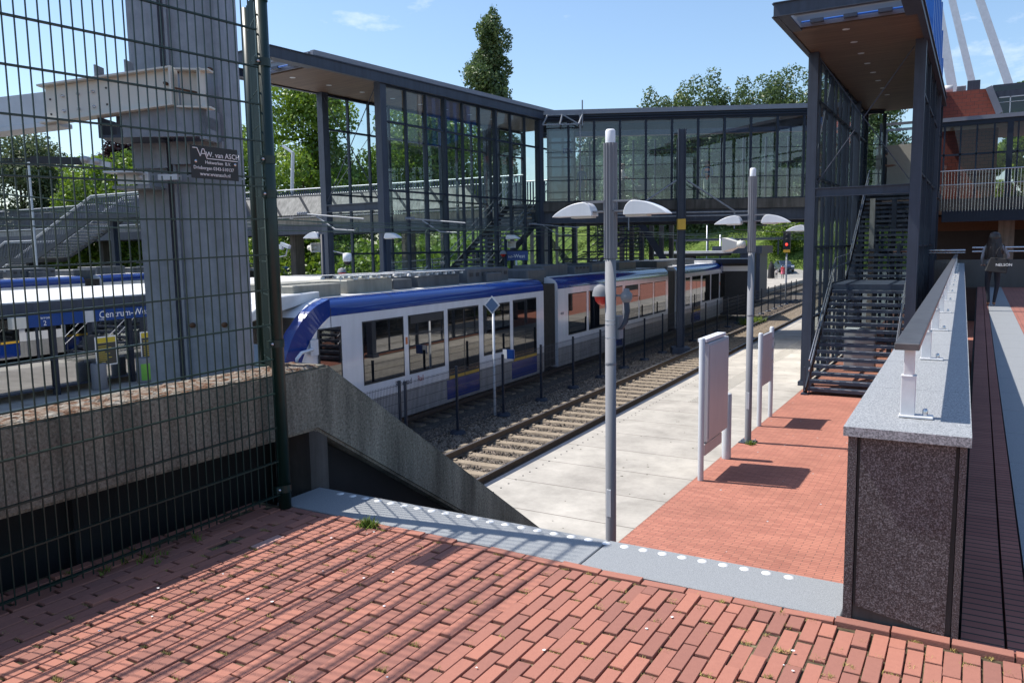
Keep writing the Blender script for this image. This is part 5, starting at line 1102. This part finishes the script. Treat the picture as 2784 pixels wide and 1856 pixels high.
for i, (x, y, h, wd, lm, lb) in enumerate(((-42.8, 44.2, 17.3, 9.5, 'leaf_maple', 'bright green maple between the green fence post and the left stair tower'), (-37.5, 51, 17, 10, 'leaf_maple', 'green maple seen through the glass of the left stair tower'), (-52.5, 44.5, 15.0, 8.5, 'leaf_maple', 'green maple just right of the big steel column'), (-58, 38.5, 12.6, 10, 'leaf_maple', 'bright green maple left of the big steel column under the cream girder'), (-68, 37, 14, 11, 'leaf_grey', 'grey green willow behind the mesh fence, nearer to the maple'), (-79, 31, 15, 11, 'leaf_grey', 'grey green willow at the far left edge behind the mesh fence'), (-66, 45, 15.2, 7, 'leaf_purple', 'purple leaved tree peeking out above the green maples at left'), (-62, 142, 19, 15, 'leaf_dark', 'dark green tree behind the glass footbridge, nearer to its left end'), (-50, 144, 18.5, 15, 'leaf_maple', 'green tree behind the middle of the glass footbridge'), (-38.5, 146, 19, 15, 'leaf_maple', 'green tree behind the right half of the glass footbridge'), (-27, 147, 19.5, 15, 'leaf_dark', 'dark tree behind the right end of the glass footbridge'), (4, 106, 22.5, 8, 'leaf_maple', 'tree top above the station hall roof at the far right'))):
    tree((x, y, -.3 if y < 140 else 7.6), 'round', h, wd, lm, lb, 'broadleaf trees', 50+i, 40000 if y < 52 else 30000, .14 if y < 52 else .28, .3, .12)
# dark hedge under the walkway
V = []; F = []; bl = [(random.uniform(-95, -24), random.uniform(38, 44), random.uniform(.4, 4.2), random.uniform(1.2, 2.0)) for k in range(150)]
Vh, Fh = leaves(bl, 52000, .17, 77); tag(npmesh('shrubbery', Vh, Fh, 'leaf_maple'), 'dense dark green shrubbery under the open footbridge', 'shrubbery', kind='stuff')
Vh, Fh = leaves([(-23.3+random.gauss(0, .8), 115+random.gauss(0, .8), 5.2+random.gauss(0, 1.1), 1.7) for k in range(9)], 9000, .17, 78)
r = thing('bush', 'bright green bush on the grass bank below the bridge near the right stair tower', 'bush', (-23.3, 115, 2.5)); o = npmesh('foliage', Vh-np.array([-23.3, 115, 2.5]), Fh, 'leaf_maple', r)
# grass bank behind
xs = np.linspace(-90, 60, 90); pr = [(108, .9), (112, 1.6), (117, 3.6), (125, 6.6), (131, 7.7), (137, 7.9), (200, 8)]
V = []; F = []
for j, (yy, zz) in enumerate(pr):
    for i, xx in enumerate(xs): V.append((xx, yy+rng.normal(0, .3)+max(0, xx+8)*-.1, zz+rng.normal(0, .12)-.35*(1 if j == 0 else 0)))
for j in range(len(pr)-1):
    for i in range(len(xs)-1): F.append((j*90+i, j*90+i+1, (j+1)*90+i+1, (j+1)*90+i))
struct(npmesh('grass_bank', V, F, 'grass'))
n = 40000; y = 108.5+22*rng.random(n); x = -60+70*rng.random(n); z = np.interp(y, [p[0] for p in pr], [p[1] for p in pr]); z -= .03
a = rng.random(n)*6.28; hgt = .12+.2*rng.random(n); V = np.zeros((n, 3, 3), 'f'); V[:, 0] = np.stack([x-np.cos(a)*.07, y-np.sin(a)*.07, z], 1); V[:, 1] = np.stack([x+np.cos(a)*.07, y+np.sin(a)*.07, z], 1); V[:, 2] = np.stack([x+rng.normal(0, .1, n), y+rng.normal(0, .1, n), z+hgt], 1)
tag(npmesh('grass_blades', V.reshape(-1, 3), np.arange(3*n).reshape(-1, 3), 'grass'), 'rough grass growing on the sunny bank behind the station', 'grass', kind='stuff')
m = MB(); m.box(-70, 10, 136.9, 137.4, 6, 10.2); tag(m.build('bank_wall', 'concrete'), 'pale concrete wall along the top of the grass bank', 'wall')
g = MB(); g.quad((-50, 101, -.05), (-6, 101, -.05), (-4, 109, .85), (-54, 109, .85)); g.quad((-50, 101, -.05), (-6, 101, -.05), (-6, 100.5, -.4), (-50, 100.5, -.4)); struct(g.build('access_road', 'concrete'))
# far platform shelter and its roofs
r = thing('platform_shelter', 'far platform shelter with flat pale roof and dark slatted end wall', 'shelter', (-19, 57.5, 0), R(3))
m = MB(); m.box(-2.5, 3.1, 0, 3, 3.5, 3.66); m.build('roof', 't_roof', r); m = MB(); m.box(-2.4, 3.0, .1, 2.9, 3.3, 3.5); m.box(-1, .4, 1.5, 2.8, .0, 3.3); m.build('underside', 'black', r)
m = MB(); m.box(1.5, 5.2, 3.2, 8, 3.42, 4.0); m.build('upper_box', 'steel', r)
m = MB(); m.box(-5, 5.2, 14, 18, 4.5, 4.68); 
for x in (-4.4, -1.5, 1.5, 4.6): m.box(x, x+.1, 14.1, 14.2, 3.2, 4.5)
m.build('far_roof', 'steel', r)
m = MB(); m.box(3.6, 4.2, 3.3, 6.5, 0, 3.42); m.box(4.75, 5.05, 3.3, 6.5, 0, 3.42)
m.build('end_wall', 'steel', r)
m = MB()
for k in range(20): m.box(4.2, 4.75, 3.25, 3.3, .2+k*.16, .28+k*.16)
m.build('slats', 'black', r)
m = MB(); m.quad((.3, 3.3, .1), (3.6, 3.3, .1), (3.6, 3.3, 3.4), (.3, 3.3, 3.4)); m.build('glass_wall', 'glass_dark', r, fix=False); m = MB(); m.box(.3, 3.6, 3.34, 3.36, 1.3, 1.75); m.build('band', 'white', r)
for (x, y, z1, lb) in ((-17.4, 62, 4.9, 'thin white lamp post on the far platform just left of the nearer sign post'), (-25, 84, 6.2, 'thin pole on the far platform behind the low shelter roof')):
    m = MB(); m.lathe([(.07, 0), (.06, z1), (0, z1)], (x, y, 0), 10); tag(m.build('pole', 'galv_lt'), lb, 'pole')
# car
def car(loc, rz, label):
    r = thing('parked_car', label, 'car', loc, rz)
    pr_ = [(-2.1, .35), (-2.12, .8), (-1.95, .98), (-1.1, 1.05), (-.45, 1.45), (.95, 1.48), (1.75, 1.0), (2.05, .9), (2.1, .35)]
    m = MB(); m.prism(pr_, -.85, .85, 'yz'); m.v = [(x*(1 if z < 1.02 else .84), y, z) for x, y, z in m.v]; m.build('body', 'carpaint', r, bevel=.05)
    m = MB(); m.prism([(-1.02, 1.06), (-.43, 1.4), (.9, 1.42), (1.5, 1.06)], -.735, .735, 'yz'); m.v = [(x*(1.02 if z < 1.1 else .99), y, z) for x, y, z in m.v]; m.build('side_windows', 't_glass', r)
    m = MB(); m.add([(-.7, -1.1, 1.07), (.7, -1.1, 1.07), (.6, -.5, 1.43), (-.6, -.5, 1.43)], [(0, 1, 2, 3)]); m.build('windscreen', 't_glass', r, fix=False)
    for x in (-.82, .82):
        for y in (-1.3, 1.3):
            m = MB(); m.lathe([(0, -.1), (.31, -.1), (.31, .1), (0, .1)], (x, y, .31), 18, axis='x'); w_ = m.build('wheel', 'black', r); m = MB(); m.lathe([(0, .102*(1 if x > 0 else -1)), (.19, .105*(1 if x > 0 else -1))], (x, y, .31), 12, axis='x'); m.build('rim', 'galv', w_)
    for x in (-.6, .6): m = MB(); m.box(x-.2, x+.2, -2.13, -2.05, .68, .84); m.build('headlight', 'letter_white', r, bevel=.02)
    m = MB(); m.box(-.4, .4, -2.14, -2.1, .42, .58); m.build('grille', 'black', r); return r
car((-21.6, 106.3, .55), R(25), 'dark blue grey car parked at the foot of the grass bank')
# ------------------------------------------------------------------ PEOPLE
def person(label, loc, rz, J, zones, h=1.7, group=None, hair=None, extra=None, fingers=True):
    """J: joint name -> xyz for a 1.7 m figure facing -y; zones: list of (joint names, material)."""
    r = thing('person', label, 'person', loc, rz, group); k = h/1.7; r.scale = (k, k, k)
    base = dict(pelvis=(0,0,.95), belly=(0,0,1.08), chest=(0,0,1.28), neck0=(0,.01,1.42), neck=(0,0,1.49), head=(0,-.02,1.58), crown=(0,0,1.66),
        lhip=(.09,0,.9), rhip=(-.09,0,.9), lknee=(.1,-.02,.49), rknee=(-.1,-.02,.49), lank=(.1,.02,.09), rank=(-.1,.02,.09), ltoe=(.11,-.14,.03), rtoe=(-.11,-.14,.03),
        lsh=(.17,.01,1.38), rsh=(-.17,.01,1.38), lel=(.22,.03,1.1), rel=(-.22,.03,1.1), lwr=(.22,-.05,.86), rwr=(-.22,-.05,.86), lpalm=(.22,-.07,.8), rpalm=(-.22,-.07,.8))
    base.update(J)
    rad = dict(pelvis=(.145,.11), belly=(.125,.095), chest=(.15,.105), neck0=(.08,.07), neck=(.052,.052), head=(.078,.092), crown=(.062,.07), lhip=.085, rhip=.085, lknee=.056, rknee=.056, lank=.036, rank=.036, ltoe=.03, rtoe=.03, lsh=.055, rsh=.055, lel=.04, rel=.04, lwr=.025, rwr=.025, lpalm=.03, rpalm=.03)
    E_ = [('pelvis','belly'),('belly','chest'),('chest','neck0'),('neck0','neck'),('neck','head'),('head','crown'),('pelvis','lhip'),('pelvis','rhip'),('lhip','lknee'),('rhip','rknee'),('lknee','lank'),('rknee','rank'),('lank','ltoe'),('rank','rtoe'),('neck0','lsh'),('neck0','rsh'),('lsh','lel'),('rsh','rel'),('lel','lwr'),('rel','rwr'),('lwr','lpalm'),('rwr','rpalm')]
    names = list(base); V = [Vector(base[n_]) for n_ in names]; ed = [(names.index(a), names.index(b_)) for a, b_ in E_]; rr = [rad[n_] for n_ in names]
    if fingers:
        for s in ('l', 'r'):
            P = Vector(base[s+'palm']); Wp = Vector(base[s+'wr']); d = (P-Wp).normalized(); sd = d.cross(Vector((0, 0, 1)) if abs(d.z) < .8 else Vector((1, 0, 0))).normalized(); nn = d.cross(sd).normalized(); pi_ = names.index(s+'palm')
            for q, ln in ((-.03, .045), (-.01, .058), (.01, .062), (.03, .055)):
                i0 = len(V); V.append(P+d*.03+sd*q); V.append(P+d*(.03+ln)+sd*q*1.1+nn*.012); rr += [.0095, .008]; ed += [(pi_, i0), (i0, i0+1)]
            i0 = len(V); V.append(P-d*.005+sd*-.045+nn*.01); V.append(P+d*.03-sd*.055+nn*.02); rr += [.011, .009]; ed += [(pi_, i0), (i0, i0+1)]
    me = bpy.data.meshes.new('body'); me.from_pydata(V, ed, []); o = bpy.data.objects.new('body', me); C.objects.link(o)
    sk_ = o.modifiers.new('s', 'SKIN'); sk_.use_smooth_shade = True; ss = o.modifiers.new('u', 'SUBSURF'); ss.levels = 1; ss.render_levels = 1
    for i, x in enumerate(rr): me.skin_vertices[0].data[i].radius = x if isinstance(x, tuple) else (x, x); me.skin_vertices[0].data[i].use_root = (i == 0)
    bpy.context.view_layer.update(); m2 = bpy.data.meshes.new_from_object(o.evaluated_get(bpy.context.evaluated_depsgraph_get())); bpy.data.objects.remove(o); m2.name = 'body'
    mats = ['skin']+[z_[1] for z_ in zones]; m2.materials.clear(); [m2.materials.append(MATS[q]) for q in mats]
    seg = [(Vector(base[a]), Vector(base[b_]), a, b_) for a, b_ in E_]
    for f in m2.polygons:
        c_ = f.center; best = min(seg, key=lambda s_: (c_-(s_[0]+(s_[1]-s_[0])*max(0, min(1, (c_-s_[0]).dot(s_[1]-s_[0])/max(1e-6, (s_[1]-s_[0]).length_squared))))).length)
        mi = 0
        for zi, z_ in enumerate(zones):
            if (best[2], best[3]) in z_[0] or best[3] in z_[0]: mi = zi+1; break
        f.material_index = mi
    b = bpy.data.objects.new('body', m2); C.objects.link(b); b.parent = r
    H_ = Vector(base['head'])
    m = MB(); m.add([(-.012, -.095, -.005), (.012, -.095, -.005), (0, -.125, -.02), (0, -.095, .03)], [(0, 1, 2), (1, 3, 2), (3, 0, 2)]); m.lathe([(.01, 0), (0, -.006)], (-.032, -.094, .02), 6, axis='y'); m.v = [(x+H_.x, y+H_.y, z+H_.z) for x, y, z in m.v]; m.build('nose', 'skin', r)
    for s in (-1, 1): m = MB(); m.lathe([(0, -.012), (.01, -.006), (.011, 0)], (H_.x+s*.032, H_.y-.088, H_.z+.02), 8, axis='y'); m.build('eye', 'black', r)
    m = MB(); m.box(H_.x-.024, H_.x+.024, H_.y-.096, H_.y-.085, H_.z-.05, H_.z-.042); m.build('mouth', 'red', r)
    if hair: hair(r, H_)
    if extra: extra(r, base)
    return r
TOP = ['belly', 'chest', 'neck0', 'lsh', 'rsh', 'lel', 'rel']; SL = ['lwr', 'rwr']; LEG = ['pelvis', 'lhip', 'rhip', 'lknee', 'rknee', 'lank', 'rank']; SHOE = ['ltoe', 'rtoe']
def hair_cap(matn, length=0., wid=.1):
    def f(r, H_):
        m = MB(); n = 14; rows = [(0.0, .13), (.06, .12), (.092, .09), (.104, .05), (.104, 0.), (.095, -.04)]
        m.lathe([(a, b_) for a, b_ in rows], (H_.x, H_.y+.018, H_.z), n)
        if length:
            prof = [(.098, .02), (.11, -.08), (wid+.02, -.2), (wid+.035, -length*.75), (wid*.6, -length)]
            V_ = []; F_ = []
            for j, (rr, zz) in enumerate(prof):
                for i in range(11): a = R(-15+i*21); w_ = 1+.07*math.sin(i*4+j*2.3); V_.append((H_.x+rr*w_*math.cos(a), H_.y+.02+rr*.75*w_*math.sin(a), H_.z+zz+.015*math.sin(i*3.1)))
            for j in range(len(prof)-1):
                for i in range(10): F_.append((j*11+i, j*11+i+1, (j+1)*11+i+1, (j+1)*11+i))
            m.add(V_, F_, 0, True)
        o = m.build('hair', matn, r, fix=False); s_ = o.modifiers.new('s', 'SOLIDIFY'); s_.thickness = .02
        if length:
            g = np.random.default_rng(5); n_ = 260; V_ = []; F_ = []
            for q in range(n_):                          # loose wavy locks
                a = R(g.uniform(-20, 200)); ln = length*g.uniform(.75, 1.08); ph = g.uniform(0, 6); prev = None
                for t_ in np.linspace(0, 1, 7):
                    rr = .1+(wid-.05)*t_; x = H_.x+(rr*math.cos(a))*(1-.15*t_)+.014*math.sin(ph+t_*9); y = H_.y+.02+rr*.8*math.sin(a)+.03*t_+.012*math.cos(ph+t_*8); z = H_.z+.1-(ln+.1)*t_
                    V_ += [(x-.006, y, z), (x+.006, y+.004, z)]
                    if t_ > 0: k = len(V_); F_.append((k-4, k-3, k-1, k-2))
            npmesh('hair_locks', V_, F_, matn, o)
    return f
def tote(r, b):
    m = MB(); m.add([(-.22,.17,.86),(.2,.17,.84),(.24,.19,1.14),(-.12,.19,1.16),(-.24,.3,.86),(.2,.31,.84),(.24,.27,1.14),(-.12,.27,1.16)], [(0,1,2,3),(7,6,5,4),(0,4,5,1),(1,5,6,2),(3,7,4,0)]); o = m.build('bag', 'cloth_black', r, bevel=.01)
def tote_bag(r, b): pass
woman = person('woman with long dark wavy hair walking away in grey top and dark jeans', (.30, 21.75, 2.53), R(180), dict(rel=(-.3, .06, 1.17), rwr=(-.2, -.06, 1.02), rpalm=(-.15, -.08, 1.0), lel=(.23, .03, 1.13), lwr=(.21, -.08, .98), lpalm=(.2, -.12, .97), lank=(.06, .05, .09), ltoe=(.07, -.1, .03), rank=(-.05, .02, .09), rtoe=(-.06, -.13, .03)),
    [(TOP, 'cloth_grey'), (SL, 'cloth_grey'), (LEG, 'denim_dark')], 1.69, None, hair_cap('hair_black', .46, .15))
# person() faces -y; with rz=180 she faces away (+y)
r = thing('tote_bag', 'black shopping bag with white lettering hanging from the shoulder of the woman walking away', 'bag', (.34, 21.47, 3.3))
m = MB(); m.add([(-.2,-.05,.05),(.22,-.05,.0),(.27,-.01,.33),(-.1,-.01,.37),(-.22,.08,.05),(.22,.08,.0),(.27,.06,.33),(-.1,.06,.37)], [(0,1,2,3),(7,6,5,4),(0,4,5,1),(1,5,6,2),(3,7,4,0),(2,6,7,3)]); m.build('bag_body', 'cloth_black', r, bevel=.012)
m = MB(); m.tube([(-.02, -.02, .35), (.03, .0, .55), (.14, .04, .66)], .008, 6); m.tube([(.2, -.02, .33), (.17, .0, .5), (.15, .04, .66)], .008, 6); m.build('handle', 'cloth_black', r)
text('lettering', 'NELSON', .085, 'letter_white', r, (.0, -.052, .17), (R(84), 0, R(0)), .001)
hb = lambda m_: hair_cap(m_)
WEST = 26.34
def on_bridge(a, b_): c_, s_ = math.cos(R(WEST)), math.sin(R(WEST)); return (-15.3+a*c_-b_*s_, 29.5+a*s_+b_*c_, 5.9)
person('woman in denim jacket, coral top and mint trousers inside the glass footbridge', on_bridge(6.6, 1.6), R(10), dict(lwr=(.05, -.2, 1.12), lpalm=(.0, -.22, 1.14), rwr=(-.05, -.2, 1.1), rpalm=(-.01, -.23, 1.12)), [(['lsh', 'rsh', 'lel', 'rel', 'lwr', 'rwr', 'chest'], 'denim'), (['belly', 'neck0'], 'coral'), (LEG, 'cloth_mint'), (SHOE, 'cloth_white')], 1.7, 'people on the footbridge', hair_cap('hair_brown', .2, .06))
r = thing('shoulder_bag', 'black shoulder bag at the side of the woman in the denim jacket', 'bag', (on_bridge(6.9, 1.6)[0], on_bridge(6.9, 1.6)[1], 6.65)); m = MB(); m.box(-.16, .16, -.06, .06, 0, .3); m.build('bag_body', 'cloth_black', r, bevel=.02); m = MB(); m.tube([(-.14, 0, .3), (-.16, 0, .6), (-.2, 0, .72)], .01, 5); m.build('strap', 'cloth_black', r)
person('woman in a loose white top pushing a pram inside the glass footbridge', on_bridge(3.05, 1.9), R(26+75), dict(lel=(.2, -.12, 1.12), lwr=(.17, -.38, 1.05), lpalm=(.17, -.45, 1.04), rel=(-.2, -.12, 1.12), rwr=(-.17, -.38, 1.05), rpalm=(-.17, -.45, 1.04), lank=(.1, .18, .1), rank=(-.1, -.15, .09), rtoe=(-.1, -.3, .03), ltoe=(.1, .04, .03)), [(TOP+['pelvis'], 'cloth_white'), (LEG[1:], 'cloth_black'), (SHOE, 'cloth_black')], 1.68, 'people on the footbridge', hair_cap('hair_brown', .2, .05))
pb = on_bridge(3.95, 1.9); r = thing('pram', 'grey pram with a rounded hood being pushed inside the glass footbridge', 'pram', pb, R(26))
m = MB()
for a in range(7):
    t0, t1 = R(a*20), R(a*20+20); c0, s0, c1, s1 = math.cos(t0), math.sin(t0), math.cos(t1), math.sin(t1)
    m.quad((-.0+.33*c0, -.22, .72+.33*s0), (.0+.33*c1, -.22, .72+.33*s1), (.33*c1, .22, .72+.33*s1), (.33*c0, .22, .72+.33*s0)); m.add([(0, -.22, .72), (.33*c0, -.22, .72+.33*s0), (.33*c1, -.22, .72+.33*s1)], [(0, 1, 2)]); m.add([(0, .22, .72), (.33*c0, .22, .72+.33*s0), (.33*c1, .22, .72+.33*s1)], [(0, 1, 2)])
m.build('hood', 'lamp_grey', r, fix=False); m = MB(); m.prism([(-.4, .75), (-.3, .45), (.25, .45), (.33, .72)], -.22, .22, 'xz'); m.build('seat', 'cloth_grey', r, bevel=.02)
m = MB(); m.tube([(-.55, 0, 1.02), (-.1, 0, .5), (.3, 0, .2)], .015, 6); m.tube([(.1, 0, .5), (-.35, 0, .15)], .015, 6); m.tube([(-.55, -.2, 1.02), (-.55, .2, 1.02)], .018, 6); m.build('frame', 'stainless', r)
for x in (-.35, .3):
    for y in (-.24, .24): m = MB(); m.lathe([(0, -.02), (.14, -.02), (.14, .02), (0, .02)], (x, y, .14), 14, axis='y'); m.build('wheel', 'black', r)
person('person in dark blue top near the lift at the left end of the footbridge', on_bridge(1.3, 2.4), R(0), dict(), [(TOP, 'denim'), (LEG, 'cloth_grey'), (SHOE, 'cloth_black')], 1.72, 'people on the footbridge', hair_cap('hair_brown'))
person('person in black reading a paper at the top of the right stair tower', (-3.45, 35.7, 5.93), R(75), dict(lel=(.22, .0, 1.12), lwr=(.13, -.27, 1.12), lpalm=(.11, -.33, 1.13), rel=(-.22, .0, 1.12), rwr=(-.13, -.27, 1.12), rpalm=(-.11, -.33, 1.13)), [(TOP+['pelvis'], 'cloth_black'), (LEG[1:], 'cloth_black'), (SHOE, 'cloth_black')], 1.78, 'people on the footbridge', hair_cap('hair_black'))
r = thing('sheet_of_paper', 'white sheet of paper held by the person in black on the tower stairs', 'paper', (-3.03, 35.8, 7.15)); m = MB(); m.box(-.02, .12, -.1, .1, 0, .004); m.build('paper', 'letter_white', r)
# far platform group: robed adult and two children
def robe(r, b):
    m = MB(); m.lathe([(0, 1.7), (.09, 1.68), (.13, 1.58), (.13, 1.48), (.24, 1.36), (.3, 1.0), (.32, .5), (.36, .05)], n=16); m.build('robe', 'cloth_black', r)
person('adult in a long black robe walking with two children on the far platform', (-21.5, 98.8, .0), R(180), dict(), [(TOP, 'cloth_black'), (LEG, 'cloth_black'), (SHOE, 'cloth_black')], 2.05, 'walkers on the far platform', None, robe, False)
person('small child in white beside the adult in the black robe', (-20.85, 98.6, .0), R(180), dict(), [(TOP+['pelvis'], 'cloth_white'), (LEG[1:], 'denim_dark'), (SHOE, 'cloth_black')], 1.2, 'walkers on the far platform', hair_cap('hair_black'), None, False)
def skirt(r, b): m = MB(); m.lathe([(.15, 1.1), (.2, .9), (.25, .62)], n=14); m.build('skirt', 'cloth_pink', r, fix=False)
person('child in a pink dress with a pink rucksack on the far platform', (-20.1, 98.5, .0), R(180), dict(), [(TOP+['pelvis'], 'cloth_pink'), (LEG[1:], 'denim_dark'), (SHOE, 'cloth_black')], 1.62, 'walkers on the far platform', hair_cap('hair_black'), skirt, False)
r = thing('rucksack', 'pink rucksack on the back of the child in the pink dress', 'rucksack', (-20.1, 98.32, .98)); m = MB(); m.box(-.16, .16, -.14, 0, 0, .42); m.build('bag_body', 'red', r, bevel=.04); m = MB(); m.box(-.12, .12, -.17, -.141, .04, .2); m.build('front_pocket', 'cloth_pink', r, bevel=.01)
